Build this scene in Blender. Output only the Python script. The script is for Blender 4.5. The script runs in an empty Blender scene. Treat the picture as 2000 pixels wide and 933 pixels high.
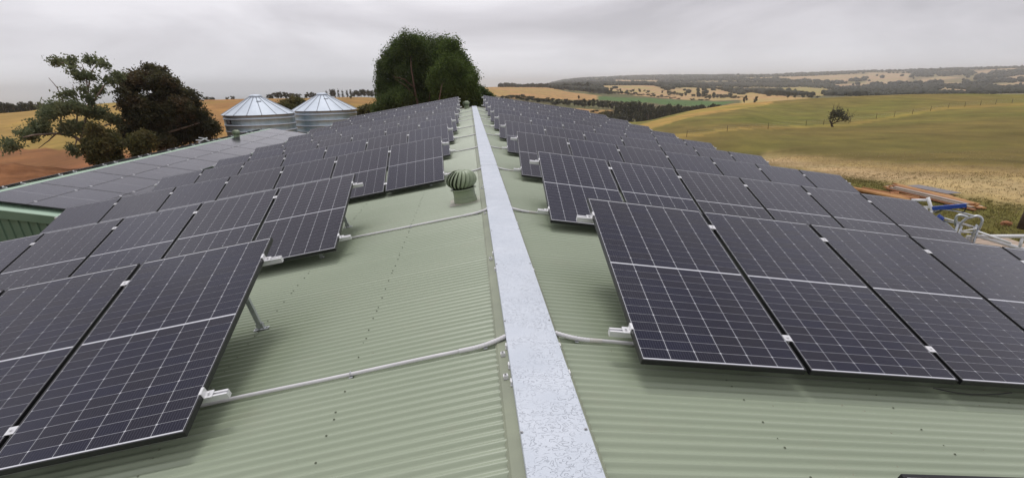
import bpy, bmesh, math, random
import numpy as np
from mathutils import Vector, Matrix
S = bpy.context.scene
COLL = S.collection
R = math.radians
random.seed(7); rng = np.random.default_rng(11)

# ------------------------------------------------------------------ camera
EYE = Vector((-0.294, 0.0, 1.5215))
PITCH, ROLL, YAW, FPX = -0.423996, -0.0163908, 0.1228798, 1068.875
fw = Vector((math.sin(YAW)*math.cos(PITCH), math.cos(YAW)*math.cos(PITCH), math.sin(PITCH)))
rt = Vector((math.cos(YAW), -math.sin(YAW), 0.0)); up = rt.cross(fw)
rt, up = rt*math.cos(ROLL)+up*math.sin(ROLL), up*math.cos(ROLL)-rt*math.sin(ROLL)
cam_d = bpy.data.cameras.new('camera'); cam = bpy.data.objects.new('camera', cam_d); COLL.objects.link(cam)
cam.matrix_world = Matrix(((rt.x, up.x, -fw.x, EYE.x), (rt.y, up.y, -fw.y, EYE.y), (rt.z, up.z, -fw.z, EYE.z), (0, 0, 0, 1)))
cam_d.sensor_fit = 'HORIZONTAL'; cam_d.sensor_width = 36.0
cam_d.lens = FPX/2000*36.0
cam_d.shift_x = (1000-1067.59)/2000; cam_d.shift_y = (641.98-466.5)/2000
cam_d.clip_start = 0.05; cam_d.clip_end = 90000
S.camera = cam

# ------------------------------------------------------------------ light: overcast sky, soft weak sun
SUN_EL, SUN_AZ = R(66), R(-8)        # sun high ahead, behind the cloud
W = bpy.data.worlds.new('World'); S.world = W; W.use_nodes = True
wn = W.node_tree; wn.nodes.clear()
def N(nt, typ, **kw):
    n = nt.nodes.new(typ)
    for k, v in kw.items(): setattr(n, k, v)
    return n
def L(nt, a, b): nt.links.new(a, b)
def math_node(nt, op, a, b=None, c=None, clamp=False):
    n = N(nt, 'ShaderNodeMath', operation=op); n.use_clamp = clamp
    for i, v in enumerate((a, b, c)):
        if v is None: continue
        if hasattr(v, 'links') or hasattr(v, 'is_linked'): L(nt, v, n.inputs[i])
        else: n.inputs[i].default_value = v
    return n.outputs[0]
def ramp(nt, fac, stops):
    n = N(nt, 'ShaderNodeValToRGB'); cr = n.color_ramp
    while len(cr.elements) < len(stops): cr.elements.new(0.5)
    for e, (p, c) in zip(cr.elements, stops):
        e.position = p; e.color = (*c, 1) if len(c) == 3 else c
    L(nt, fac, n.inputs[0]); return n.outputs[0]
def mixc(nt, fac, a, b, mode='MIX'):
    n = N(nt, 'ShaderNodeMix', data_type='RGBA', blend_type=mode)
    for s, v in ((n.inputs[0], fac), (n.inputs[6], a), (n.inputs[7], b)):
        if hasattr(v, 'links') or hasattr(v, 'is_linked'): L(nt, v, s)
        elif isinstance(v, (int, float)): s.default_value = v
        else: s.default_value = (*v, 1)
    return n.outputs[2]
tc = N(wn, 'ShaderNodeTexCoord'); sep = N(wn, 'ShaderNodeSeparateXYZ'); L(wn, tc.outputs['Generated'], sep.inputs[0])
zc = math_node(wn, 'MAXIMUM', sep.outputs[2], 0.0)
den = math_node(wn, 'ADD', zc, 0.09)
px_ = math_node(wn, 'DIVIDE', sep.outputs[0], den); py_ = math_node(wn, 'DIVIDE', sep.outputs[1], den)
cmb = N(wn, 'ShaderNodeCombineXYZ'); L(wn, px_, cmb.inputs[0]); L(wn, py_, cmb.inputs[1])
n1 = N(wn, 'ShaderNodeTexNoise'); n1.inputs['Scale'].default_value = 0.42; n1.inputs['Detail'].default_value = 7; n1.inputs['Roughness'].default_value = 0.52; n1.inputs['Distortion'].default_value = 0.35
L(wn, cmb.outputs[0], n1.inputs['Vector'])
n2 = N(wn, 'ShaderNodeTexNoise'); n2.inputs['Scale'].default_value = 0.11; n2.inputs['Detail'].default_value = 3
L(wn, cmb.outputs[0], n2.inputs['Vector'])
n3 = N(wn, 'ShaderNodeTexNoise'); n3.inputs['Scale'].default_value = 2.6; n3.inputs['Detail'].default_value = 6; n3.inputs['Roughness'].default_value = 0.5; n3.inputs['Distortion'].default_value = 0.5
mp3 = N(wn, 'ShaderNodeMapping'); mp3.inputs['Scale'].default_value = (1, 1, 3.2); mp3.inputs['Rotation'].default_value = (0, R(9), 0); mp3.inputs['Location'].default_value = (3.1, 0.4, 0.2); L(wn, tc.outputs['Generated'], mp3.inputs[0]); L(wn, mp3.outputs[0], n3.inputs['Vector'])
nm = math_node(wn, 'ADD', math_node(wn, 'ADD', math_node(wn, 'MULTIPLY', n1.outputs[0], 0.16), math_node(wn, 'MULTIPLY', n2.outputs[0], 0.15)), math_node(wn, 'MULTIPLY', n3.outputs[0], 0.69))
cloud = ramp(wn, nm, [(0.39, (0.49, 0.472, 0.51)), (0.46, (0.60, 0.578, 0.62)), (0.52, (0.69, 0.67, 0.715)), (0.60, (0.84, 0.82, 0.865))])
hz = ramp(wn, zc, [(0.0, (1, 1, 1)), (0.055, (0.35, 0.35, 0.35)), (0.12, (0, 0, 0))])
cloud = mixc(wn, math_node(wn, 'MULTIPLY', hz, 0.75), cloud, (0.73, 0.745, 0.79))
zen = math_node(wn, 'ADD', 1.0, math_node(wn, 'MULTIPLY', math_node(wn, 'POWER', zc, 1.3), 0.2))     # overcast skies brighten towards the zenith
vm = N(wn, 'ShaderNodeVectorMath', operation='SCALE'); L(wn, cloud, vm.inputs[0]); L(wn, zen, vm.inputs['Scale'])
sky = N(wn, 'ShaderNodeTexSky', sky_type='NISHITA'); sky.sun_disc = False; sky.sun_elevation = SUN_EL; sky.sun_rotation = SUN_AZ
bg1 = N(wn, 'ShaderNodeBackground'); L(wn, sky.outputs[0], bg1.inputs[0]); bg1.inputs[1].default_value = 0.08
bg2 = N(wn, 'ShaderNodeBackground'); L(wn, vm.outputs[0], bg2.inputs[0]); bg2.inputs[1].default_value = 1.07
mx = N(wn, 'ShaderNodeMixShader'); mx.inputs[0].default_value = 0.95; L(wn, bg1.outputs[0], mx.inputs[1]); L(wn, bg2.outputs[0], mx.inputs[2])
wo = N(wn, 'ShaderNodeOutputWorld'); L(wn, mx.outputs[0], wo.inputs[0])
sl = bpy.data.lights.new('sun', 'SUN'); sl.energy = 1.5; sl.angle = R(20); sl.color = (1.0, 0.985, 0.96)
so = bpy.data.objects.new('sun', sl); COLL.objects.link(so)
sd = Vector((math.sin(SUN_AZ)*math.cos(SUN_EL), math.cos(SUN_AZ)*math.cos(SUN_EL), math.sin(SUN_EL)))
so.rotation_euler = sd.to_track_quat('Z', 'Y').to_euler()
S.view_settings.view_transform = 'Standard'; S.view_settings.look = 'None'; S.view_settings.exposure = 0.0; S.view_settings.gamma = 1.0
cy = S.cycles; cy.max_bounces = 6; cy.diffuse_bounces = 3; cy.glossy_bounces = 3; cy.transmission_bounces = 2; cy.transparent_max_bounces = 6; cy.volume_bounces = 1
cy.caustics_reflective = False; cy.caustics_refractive = False

# ------------------------------------------------------------------ materials
def mat(name, col, rough=0.5, metal=0.0, spec=0.5, build=None):
    m = bpy.data.materials.new(name); m.use_nodes = True; nt = m.node_tree; b = nt.nodes['Principled BSDF']
    b.inputs['Base Color'].default_value = (*col, 1); b.inputs['Roughness'].default_value = rough; b.inputs['Metallic'].default_value = metal
    b.inputs['Specular IOR Level'].default_value = spec
    if build: build(nt, b)
    return m
def noise(nt, vec, scale, detail=4, rough=0.55, dist=0.0):
    n = N(nt, 'ShaderNodeTexNoise'); n.inputs['Scale'].default_value = scale; n.inputs['Detail'].default_value = detail
    n.inputs['Roughness'].default_value = rough; n.inputs['Distortion'].default_value = dist
    if vec is not None: L(nt, vec, n.inputs['Vector'])
    return n.outputs[0]
def mapping(nt, src, scale):
    m = N(nt, 'ShaderNodeMapping'); m.inputs['Scale'].default_value = scale; L(nt, src, m.inputs['Vector']); return m.outputs[0]
def worldpos(nt): return N(nt, 'ShaderNodeNewGeometry').outputs['Position']
def objpos(nt): return N(nt, 'ShaderNodeTexCoord').outputs['Object']
def bump(nt, b, h, strength=0.3, dist=0.01):
    n = N(nt, 'ShaderNodeBump'); n.inputs['Strength'].default_value = strength; n.inputs['Distance'].default_value = dist
    L(nt, h, n.inputs['Height']); L(nt, n.outputs[0], b.inputs['Normal'])
def varied(c1, c2, scale, detail=4, bstr=0.0, bdist=0.01, stretch=None, world=True, lo=0.3, hi=0.7):
    def f(nt, b):
        v = worldpos(nt) if world else objpos(nt)
        if stretch: v = mapping(nt, v, stretch)
        n = noise(nt, v, scale, detail)
        L(nt, ramp(nt, n, [(lo, c1), (hi, c2)]), b.inputs['Base Color'])
        if bstr: bump(nt, b, n, bstr, bdist)
    return f
def roof_build(nt, b):
    v = worldpos(nt)
    big = noise(nt, mapping(nt, v, (0.35, 1.0, 1.0)), 0.9, 5)
    fine = noise(nt, mapping(nt, v, (1.0, 6.0, 1.0)), 22, 3)
    c = ramp(nt, big, [(0.3, (0.280, 0.325, 0.232)), (0.7, (0.312, 0.355, 0.258))])
    pk = ramp(nt, noise(nt, v, 2.3, 6, 0.6), [(0.60, (0, 0, 0)), (0.74, (1, 1, 1))])
    c = mixc(nt, math_node(nt, 'MULTIPLY', pk, 0.13), c, (0.36, 0.30, 0.235))
    dirt = ramp(nt, noise(nt, mapping(nt, v, (0.5, 2.5, 1)), 5.0, 6, 0.65), [(0.55, (0, 0, 0)), (0.8, (1, 1, 1))])
    c = mixc(nt, math_node(nt, 'MULTIPLY', dirt, 0.14), c, (0.20, 0.20, 0.14))
    L(nt, c, b.inputs['Base Color'])
    L(nt, ramp(nt, fine, [(0.2, (0.27,)*3), (0.8, (0.4,)*3)]), b.inputs['Roughness'])
M = {}
M['roof'] = mat('roof_green_steel', (0.28, 0.33, 0.22), 0.42, 0, 0.45, roof_build)
M['green_flash'] = mat('green_flashing', (0.25, 0.29, 0.20), 0.5, 0, 0.4, varied((0.215, 0.235, 0.17), (0.26, 0.285, 0.2), 3.0))
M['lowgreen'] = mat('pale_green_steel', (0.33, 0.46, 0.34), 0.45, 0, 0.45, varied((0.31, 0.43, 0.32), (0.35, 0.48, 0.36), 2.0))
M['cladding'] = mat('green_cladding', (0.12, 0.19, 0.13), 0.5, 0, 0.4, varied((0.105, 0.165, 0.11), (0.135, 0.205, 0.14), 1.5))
M['black_frame'] = mat('black_anodised', (0.012, 0.012, 0.014), 0.38, 0.2, 0.5)
def glassy(rough=0.16):
    def f(nt, b):
        b.inputs['IOR'].default_value = 1.46; b.inputs['Specular IOR Level'].default_value = 0.5; b.inputs['Roughness'].default_value = rough
        b.inputs['Specular Tint'].default_value = (0.22, 0.235, 0.36, 1)
        b.inputs['Sheen Weight'].default_value = 0.4; b.inputs['Sheen Roughness'].default_value = 0.14; b.inputs['Sheen Tint'].default_value = (0.92, 0.9, 1.0, 1)
    return f
def cell_build(nt, b):
    uv = N(nt, 'ShaderNodeUVMap'); sp = N(nt, 'ShaderNodeSeparateXYZ'); L(nt, uv.outputs[0], sp.inputs[0])
    fr = math_node(nt, 'FRACT', math_node(nt, 'MULTIPLY', sp.outputs[0], 10.0))
    ln = math_node(nt, 'LESS_THAN', math_node(nt, 'ABSOLUTE', math_node(nt, 'SUBTRACT', fr, 0.5)), 0.05)
    oi = N(nt, 'ShaderNodeObjectInfo')
    base = ramp(nt, oi.outputs['Random'], [(0.0, (0.0035, 0.005, 0.022)), (0.5, (0.0045, 0.0052, 0.018)), (1.0, (0.0062, 0.0056, 0.014))])
    tint = noise(nt, worldpos(nt), 1.1, 2)
    base = mixc(nt, math_node(nt, 'MULTIPLY', tint, 0.5), base, (0.010, 0.008, 0.010))
    L(nt, mixc(nt, math_node(nt, 'MULTIPLY', ln, 0.4), base, (0.16, 0.16, 0.18)), b.inputs['Base Color'])
    glassy(0.12)(nt, b)
    wet = noise(nt, worldpos(nt), 9, 5, 0.6)
    L(nt, ramp(nt, wet, [(0.35, (0.11,)*3), (0.75, (0.2,)*3)]), b.inputs['Roughness'])
M['cell'] = mat('mono_cell', (0.012, 0.011, 0.02), 0.5, 0, 0.05, cell_build)
M['backsheet'] = mat('white_backsheet', (0.64, 0.65, 0.68), 0.5, 0, 0.2, glassy(0.12))
M['alu'] = mat('aluminium', (0.72, 0.72, 0.73), 0.42, 0.35, 0.5, varied((0.66, 0.66, 0.67), (0.78, 0.78, 0.79), 9, world=True))
M['galv'] = mat('galvanised', (0.5, 0.52, 0.54), 0.42, 0.75, 0.5, varied((0.42, 0.44, 0.46), (0.6, 0.62, 0.64), 14))
M['steel_bolt'] = mat('bolt_steel', (0.4, 0.4, 0.4), 0.35, 0.9)
M['dark_screw'] = mat('dark_screw', (0.15, 0.17, 0.115), 0.45)
M['pvc'] = mat('grey_conduit', (0.5, 0.49, 0.5), 0.45, 0, 0.4, varied((0.62, 0.61, 0.62), (0.70, 0.69, 0.70), 6))
M['pvc_pale'] = mat('pale_coupling', (0.6, 0.58, 0.54), 0.45)
def cap_build(nt, b):
    v = worldpos(nt)
    w = N(nt, 'ShaderNodeVectorMath', operation='ADD')
    nz = N(nt, 'ShaderNodeTexNoise'); nz.inputs['Scale'].default_value = 14; nz.inputs['Detail'].default_value = 3; L(nt, v, nz.inputs['Vector'])
    sc = N(nt, 'ShaderNodeVectorMath', operation='SCALE'); L(nt, nz.outputs['Color'], sc.inputs[0]); sc.inputs['Scale'].default_value = 0.035
    L(nt, v, w.inputs[0]); L(nt, sc.outputs[0], w.inputs[1])
    cn = noise(nt, mapping(nt, w.outputs[0], (1, 1.35, 1)), 17, 2, 0.5)
    crack = ramp(nt, math_node(nt, 'ABSOLUTE', math_node(nt, 'SUBTRACT', math_node(nt, 'FRACT', math_node(nt, 'MULTIPLY', cn, 7.0)), 0.5)), [(0.0, (1, 1, 1)), (0.10, (0, 0, 0))])
    patch = ramp(nt, noise(nt, v, 6, 4, 0.6), [(0.38, (0, 0, 0)), (0.52, (1, 1, 1))])
    br = ramp(nt, noise(nt, v, 30, 2), [(0.36, (0, 0, 0)), (0.5, (1, 1, 1))])
    cr = math_node(nt, 'MULTIPLY', math_node(nt, 'MULTIPLY', crack, patch), br)
    base = ramp(nt, noise(nt, v, 3, 5), [(0.3, (0.51, 0.555, 0.615)), (0.7, (0.58, 0.62, 0.675))])
    sm = ramp(nt, noise(nt, mapping(nt, v, (1, .5, 1)), 5, 5, 0.7), [(0.66, (0, 0, 0)), (0.8, (1, 1, 1))])
    base = mixc(nt, math_node(nt, 'MULTIPLY', sm, 0.3), base, (0.40, 0.40, 0.43))
    L(nt, mixc(nt, math_node(nt, 'MULTIPLY', cr, 0.36), base, (0.2, 0.21, 0.24)), b.inputs['Base Color'])
    L(nt, ramp(nt, patch, [(0, (0.32,)*3), (1, (0.5,)*3)]), b.inputs['Roughness'])
    hgt = math_node(nt, 'SUBTRACT', math_node(nt, 'MULTIPLY', noise(nt, v, 45, 4, 0.6), 0.6), math_node(nt, 'MULTIPLY', cr, 1.0))
    bump(nt, b, hgt, 0.7, 0.005)
M['cap'] = mat('filmed_white_cap', (0.56, 0.58, 0.63), 0.4, 0, 0.5, cap_build)
M['vent'] = mat('vent_green', (0.25, 0.30, 0.19), 0.42, 0, 0.45, varied((0.22, 0.27, 0.17), (0.28, 0.33, 0.215), 5))
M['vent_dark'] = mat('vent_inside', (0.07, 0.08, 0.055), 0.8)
M['flash_pink'] = mat('vent_flashing', (0.36, 0.35, 0.28), 0.5, 0, 0.4, varied((0.31, 0.31, 0.24), (0.4, 0.37, 0.31), 8))
def tank_build(nt, b):
    v = objpos(nt)
    n = noise(nt, mapping(nt, v, (1, 1, 0.25)), 1.3, 5, 0.6)
    L(nt, ramp(nt, n, [(0.3, (0.29, 0.38, 0.43)), (0.7, (0.46, 0.56, 0.61))]), b.inputs['Base Color'])
    L(nt, ramp(nt, noise(nt, v, 3, 4), [(0.3, (0.38,)*3), (0.7, (0.52,)*3)]), b.inputs['Roughness'])
M['zinc'] = mat('zincalume_wall', (0.46, 0.5, 0.53), 0.45, 0.7, 0.5, tank_build)
M['zinc_roof'] = mat('zincalume_roof', (0.62, 0.67, 0.74), 0.6, 0.15, 0.5, varied((0.50, 0.56, 0.63), (0.58, 0.64, 0.71), 1.2, world=False))
M['zinc_dark'] = mat('zincalume_rib', (0.34, 0.37, 0.4), 0.45, 0.6)
M['badge'] = mat('dark_badge', (0.03, 0.03, 0.035), 0.5)
M['badge_letter'] = mat('pale_letter', (0.4, 0.4, 0.42), 0.5)
M['bark'] = mat('bark', (0.16, 0.11, 0.075), 0.85, 0, 0.2, varied((0.14, 0.105, 0.08), (0.30, 0.235, 0.185), 2.2, bstr=0.5, bdist=0.03, stretch=(1, 1, 0.3)))
M['bark_pine'] = mat('pine_bark', (0.19, 0.10, 0.065), 0.85, 0, 0.2, varied((0.06, 0.036, 0.027), (0.115, 0.068, 0.05), 2.0, bstr=0.5, bdist=0.03, stretch=(1, 1, 0.3)))
def leaf(name, dark, lite, dry=None, dryf=0.0):
    def f(nt, b):
        a = N(nt, 'ShaderNodeAttribute'); a.attribute_name = 'tint'
        c = mixc(nt, a.outputs['Fac'], dark, lite)
        if dry: 
            d = ramp(nt, noise(nt, worldpos(nt), 0.55, 3), [(0.5, (0, 0, 0)), (0.68, (1, 1, 1))])
            c = mixc(nt, math_node(nt, 'MULTIPLY', d, dryf), c, dry)
        L(nt, c, b.inputs['Base Color'])
        tl = N(nt, 'ShaderNodeBsdfTranslucent'); L(nt, c, tl.inputs['Color']); ms = N(nt, 'ShaderNodeMixShader'); ms.inputs[0].default_value = 0.46
        L(nt, b.outputs[0], ms.inputs[1]); L(nt, tl.outputs[0], ms.inputs[2]); L(nt, ms.outputs[0], nt.nodes['Material Output'].inputs['Surface'])
    return mat(name, lite, 0.6, 0, 0.25, f)
M['leaf_gum'] = leaf('gum_leaves', (0.085, 0.11, 0.052), (0.195, 0.22, 0.11), (0.2, 0.155, 0.075), 0.35)
M['leaf_dark'] = leaf('wattle_leaves', (0.036, 0.040, 0.018), (0.105, 0.095, 0.042), (0.135, 0.080, 0.042), 0.65)
M['leaf_pine'] = leaf('pine_needles', (0.038, 0.068, 0.018), (0.118, 0.165, 0.040), (0.07, 0.07, 0.025), 0.3)
M['leaf_pine_b'] = leaf('pine_needles_pale', (0.055, 0.092, 0.018), (0.13, 0.185, 0.042))
M['leaf_shrub'] = leaf('shrub_leaves', (0.055, 0.062, 0.022), (0.15, 0.135, 0.045), (0.18, 0.13, 0.05), 0.5)
M['leaf_far'] = leaf('far_leaves', (0.027, 0.031, 0.018), (0.08, 0.078, 0.038), (0.11, 0.085, 0.04), 0.4)
M['leaf_wood'] = leaf('wood_leaves', (0.040, 0.043, 0.025), (0.085, 0.08, 0.045))
M['leaf_lone'] = leaf('lone_leaves', (0.07, 0.072, 0.045), (0.15, 0.14, 0.085))
def timber(name, a, b2):
    return mat(name, a, 0.75, 0, 0.25, varied(a, b2, 3.0, 5, world=False, stretch=(0.3, 4, 4)))
M['wood_orange'] = timber('orange_timber', (0.30, 0.14, 0.045), (0.45, 0.25, 0.10))
M['wood_grey'] = timber('weathered_timber', (0.27, 0.215, 0.17), (0.42, 0.35, 0.29))
M['wood_red'] = timber('red_brown_timber', (0.25, 0.10, 0.045), (0.36, 0.17, 0.08))
M['wood_dark'] = timber('dark_post', (0.05, 0.035, 0.025), (0.09, 0.06, 0.045))
M['slate'] = timber('grey_sheet', (0.16, 0.15, 0.155), (0.24, 0.22, 0.22))
M['ply'] = timber('deck_ply', (0.36, 0.27, 0.20), (0.46, 0.37, 0.29))
M['blue'] = mat('blue_paint', (0.025, 0.07, 0.33), 0.4)
M['white'] = mat('white_paint', (0.72, 0.72, 0.72), 0.5)
M['cream'] = mat('cream_wall', (0.6, 0.56, 0.5), 0.7)
M['cable'] = mat('black_cable', (0.02, 0.02, 0.02), 0.6)
M['soil'] = mat('orange_soil', (0.27, 0.115, 0.045), 0.95, 0, 0.15, varied((0.15, 0.062, 0.026), (0.29, 0.13, 0.055), 0.9, 8, 0.9, 0.3))
def land_build(nt, b):
    a = N(nt, 'ShaderNodeAttribute'); a.attribute_name = 'land'
    v = worldpos(nt)
    big = noise(nt, mapping(nt, v, (1, 1, 3)), 0.012, 6, 0.6, 0.6)
    mid = noise(nt, mapping(nt, v, (1.0, 0.45, 1)), 0.16, 6, 0.62, 0.3)
    fine = noise(nt, v, 1.6, 5, 0.7)
    g = math_node(nt, 'MULTIPLY', ramp(nt, big, [(0.42, (0, 0, 0)), (0.62, (1, 1, 1))]), 0.85)
    c = mixc(nt, g, a.outputs['Color'], (0.80, 1.06, 0.75), 'MULTIPLY')
    sh = math_node(nt, 'ADD', math_node(nt, 'MULTIPLY', mid, 1.15), math_node(nt, 'MULTIPLY', fine, 0.45))
    shc = ramp(nt, sh, [(0.52, (0.66, 0.65, 0.60)), (0.8, (1.0, 1.0, 1.0)), (1.08, (1.34, 1.30, 1.2))])
    c = mixc(nt, 1.0, c, shc, 'MULTIPLY')
    L(nt, c, b.inputs['Base Color'])
    bump(nt, b, fine, 0.35, 0.1)
M['land'] = mat('land', (0.2, 0.13, 0.04), 0.95, 0, 0.1, land_build)
M['grass_dry'] = leaf('dry_grass', (0.32, 0.235, 0.12), (0.50, 0.375, 0.21))
M['grass_green'] = leaf('green_grass', (0.09, 0.085, 0.025), (0.2, 0.16, 0.05))
COLS=[(-180.0,[(6.0,-5.5),(50.0,-5.5),(300.0,-8.0),(1500.0,-30.0),(5000.0,-60.0),(12000.0,-215.0),(40000.0,-240.0)]),(-90.0,[(6.0,-5.5),(50.0,-5.5),(300.0,-8.0),(1500.0,-30.0),(5000.0,-60.0),(12000.0,-215.0),(40000.0,-240.0)]),(-50.0,[(6.0,-5.5),(20.0,-5.5),(45.0,-5.5),(100.0,-6.3),(180.0,-4.67),(270.0,-5.23),(330.0,-14.0),(600.0,-40.0),(1500.0,-110.0),(4000.0,-185.0),(12000.0,-215.0),(40000.0,-240.0)]),(-35.06,[(6.0,-5.5),(20.0,-5.5),(45.0,-5.5),(100.0,-6.3),(180.0,-4.67),(270.0,-5.23),(330.0,-14.0),(600.0,-40.0),(1500.0,-110.0),(4000.0,-185.0),(12000.0,-215.0),(40000.0,-240.0)]),(-31.67,[(6.0,-5.5),(20.0,-5.5),(45.0,-5.5),(100.0,-6.0),(180.0,-3.55),(280.0,-3.61),(350.0,-10.0),(600.0,-35.0),(1500.0,-105.0),(4000.0,-185.0),(12000.0,-215.0),(40000.0,-240.0)]),(-27.59,[(6.0,-5.5),(20.0,-5.5),(45.0,-5.5),(100.0,-5.6),(200.0,-2.49),(290.0,-2.98),(380.0,-9.0),(700.0,-35.0),(1500.0,-100.0),(4000.0,-185.0),(12000.0,-215.0),(40000.0,-240.0)]),(-18.48,[(6.0,-5.5),(20.0,-5.5),(45.0,-5.5),(100.0,-5.3),(200.0,-2.47),(300.0,-3.51),(420.0,-7.0),(700.0,-25.0),(1500.0,-95.0),(4000.0,-185.0),(12000.0,-215.0),(40000.0,-240.0)]),(-10.01,[(6.0,-5.5),(20.0,-5.5),(50.0,-5.5),(100.0,-5.3),(220.0,-3.18),(330.0,-4.41),(480.0,-6.57),(700.0,-16.0),(1500.0,-90.0),(4000.0,-185.0),(12000.0,-215.0),(40000.0,-240.0)]),(-3.1,[(6.0,-5.5),(20.0,-5.5),(50.0,-5.5),(120.0,-7.0),(300.0,-11.0),(500.0,-12.0),(800.0,-6.46),(1200.0,-14.0),(2500.0,-100.0),(5000.0,-185.0),(12000.0,-215.0),(40000.0,-240.0)]),(1.7,[(6.0,-5.5),(20.0,-5.5),(50.0,-5.5),(120.0,-8.0),(300.0,-6.14),(450.0,-7.83),(600.0,-6.71),(900.0,-3.45),(1300.0,-8.0),(2500.0,-60.0),(6000.0,-185.0),(12000.0,-215.0),(40000.0,-240.0)]),(9.01,[(6.0,-5.5),(20.0,-5.5),(45.0,-5.5),(120.0,-12.0),(300.0,-13.26),(400.0,-15.6),(450.0,-15.93),(600.0,-14.55),(900.0,-11.19),(1200.0,-9.78),(1700.0,-5.19),(2300.0,-15.0),(3500.0,-1.4),(4700.0,14.01),(8000.0,-100.0),(12000.0,-215.0),(40000.0,-240.0)]),(12.42,[(6.0,-5.5),(20.0,-5.5),(45.0,-5.5),(120.0,-14.0),(300.0,-15.19),(400.0,-17.84),(450.0,-17.72),(650.0,-17.96),(800.0,-17.38),(950.0,-17.18),(1300.0,-12.85),(1800.0,-7.16),(2300.0,-15.0),(3500.0,0.92),(4700.0,22.49),(8000.0,-100.0),(12000.0,-215.0),(40000.0,-240.0)]),(16.26,[(6.0,-5.5),(20.0,-5.5),(45.0,-5.5),(100.0,-11.0),(200.0,-13.63),(300.0,-18.03),(370.0,-31.0),(450.0,-22.71),(650.0,-23.09),(850.0,-18.6),(1000.0,-17.46),(1400.0,-10.91),(1900.0,-6.56),(2500.0,-15.0),(3500.0,0.09),(4700.0,31.96),(8000.0,-100.0),(12000.0,-215.0),(40000.0,-240.0)]),(20.02,[(6.0,-5.5),(20.0,-5.5),(45.0,-5.5),(100.0,-11.0),(200.0,-11.06),(320.0,-13.78),(390.0,-28.0),(480.0,-21.43),(700.0,-26.45),(880.0,-24.71),(1050.0,-23.26),(1400.0,-15.37),(1900.0,-12.69),(2600.0,-11.99),(3500.0,-3.37),(4700.0,28.7),(8000.0,-100.0),(12000.0,-215.0),(40000.0,-240.0)]),(23.23,[(6.0,-5.5),(20.0,-5.5),(45.0,-5.5),(100.0,-11.0),(200.0,-9.8),(330.0,-11.38),(400.0,-25.0),(560.0,-21.88),(900.0,-28.46),(1050.0,-26.22),(1500.0,-19.31),(2000.0,-17.95),(2600.0,-12.08),(3600.0,1.54),(4700.0,24.3),(8000.0,-100.0),(12000.0,-215.0),(40000.0,-240.0)]),(26.33,[(6.0,-5.5),(20.0,-5.5),(45.0,-5.5),(100.0,-11.0),(200.0,-9.16),(330.0,-9.31),(420.0,-22.0),(600.0,-20.9),(950.0,-25.38),(1250.0,-24.51),(1700.0,-24.38),(2200.0,-21.4),(2800.0,-13.18),(3700.0,6.57),(4700.0,25.12),(8000.0,-100.0),(12000.0,-215.0),(40000.0,-240.0)]),(29.73,[(6.0,-5.5),(20.0,-5.5),(42.0,-6.0),(100.0,-9.47),(180.0,-11.03),(260.0,-10.93),(340.0,-8.09),(430.0,-18.0),(700.0,-21.09),(1000.0,-24.17),(1400.0,-24.22),(1900.0,-25.82),(2500.0,-19.08),(3200.0,-6.41),(3900.0,8.64),(4700.0,25.22),(8000.0,-100.0),(12000.0,-215.0),(40000.0,-240.0)]),(35.68,[(6.0,-5.5),(20.0,-5.5),(30.0,-5.5),(44.0,-5.6),(54.0,-6.31),(68.0,-7.2),(105.0,-9.05),(180.0,-10.31),(260.0,-10.01),(350.0,-6.65),(440.0,-14.0),(800.0,-21.06),(1200.0,-29.0),(1600.0,-32.5),(2100.0,-32.95),(2700.0,-24.19),(3400.0,-5.23),(4000.0,15.39),(4700.0,35.37),(8000.0,-100.0),(12000.0,-215.0),(40000.0,-240.0)]),(41.02,[(6.0,-5.5),(20.0,-5.5),(30.0,-5.5),(44.0,-5.6),(54.0,-5.93),(68.0,-6.75),(105.0,-8.46),(180.0,-9.08),(260.0,-8.4),(360.0,-6.17),(450.0,-13.0),(800.0,-20.03),(1200.0,-28.43),(1600.0,-31.07),(2100.0,-28.92),(2700.0,-21.82),(3400.0,-3.67),(4000.0,16.02),(4700.0,39.66),(8000.0,-100.0),(12000.0,-215.0),(40000.0,-240.0)]),(45.77,[(6.0,-5.5),(20.0,-5.5),(30.0,-5.5),(44.0,-5.6),(54.0,-5.5),(68.0,-6.28),(105.0,-7.86),(180.0,-7.8),(260.0,-7.39),(360.0,-6.8),(450.0,-14.0),(800.0,-19.94),(1200.0,-27.71),(1600.0,-29.57),(2100.0,-26.4),(2700.0,-17.89),(3400.0,-0.19),(4000.0,18.89),(4700.0,40.36),(8000.0,-100.0),(12000.0,-215.0),(40000.0,-240.0)]),(60.0,[(6.0,-5.5),(20.0,-5.5),(30.0,-5.5),(44.0,-5.6),(54.0,-5.5),(68.0,-6.28),(105.0,-7.86),(180.0,-7.8),(260.0,-7.39),(360.0,-6.8),(450.0,-14.0),(800.0,-19.94),(1200.0,-27.71),(1600.0,-29.57),(2100.0,-26.4),(2700.0,-17.89),(3400.0,-0.19),(4000.0,18.89),(4700.0,40.36),(8000.0,-100.0),(12000.0,-215.0),(40000.0,-240.0)]),(100.0,[(6.0,-5.5),(50.0,-5.5),(300.0,-8.0),(1500.0,-30.0),(5000.0,-60.0),(12000.0,-215.0),(40000.0,-240.0)]),(180.0,[(6.0,-5.5),(50.0,-5.5),(300.0,-8.0),(1500.0,-30.0),(5000.0,-60.0),(12000.0,-215.0),(40000.0,-240.0)])]
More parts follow.
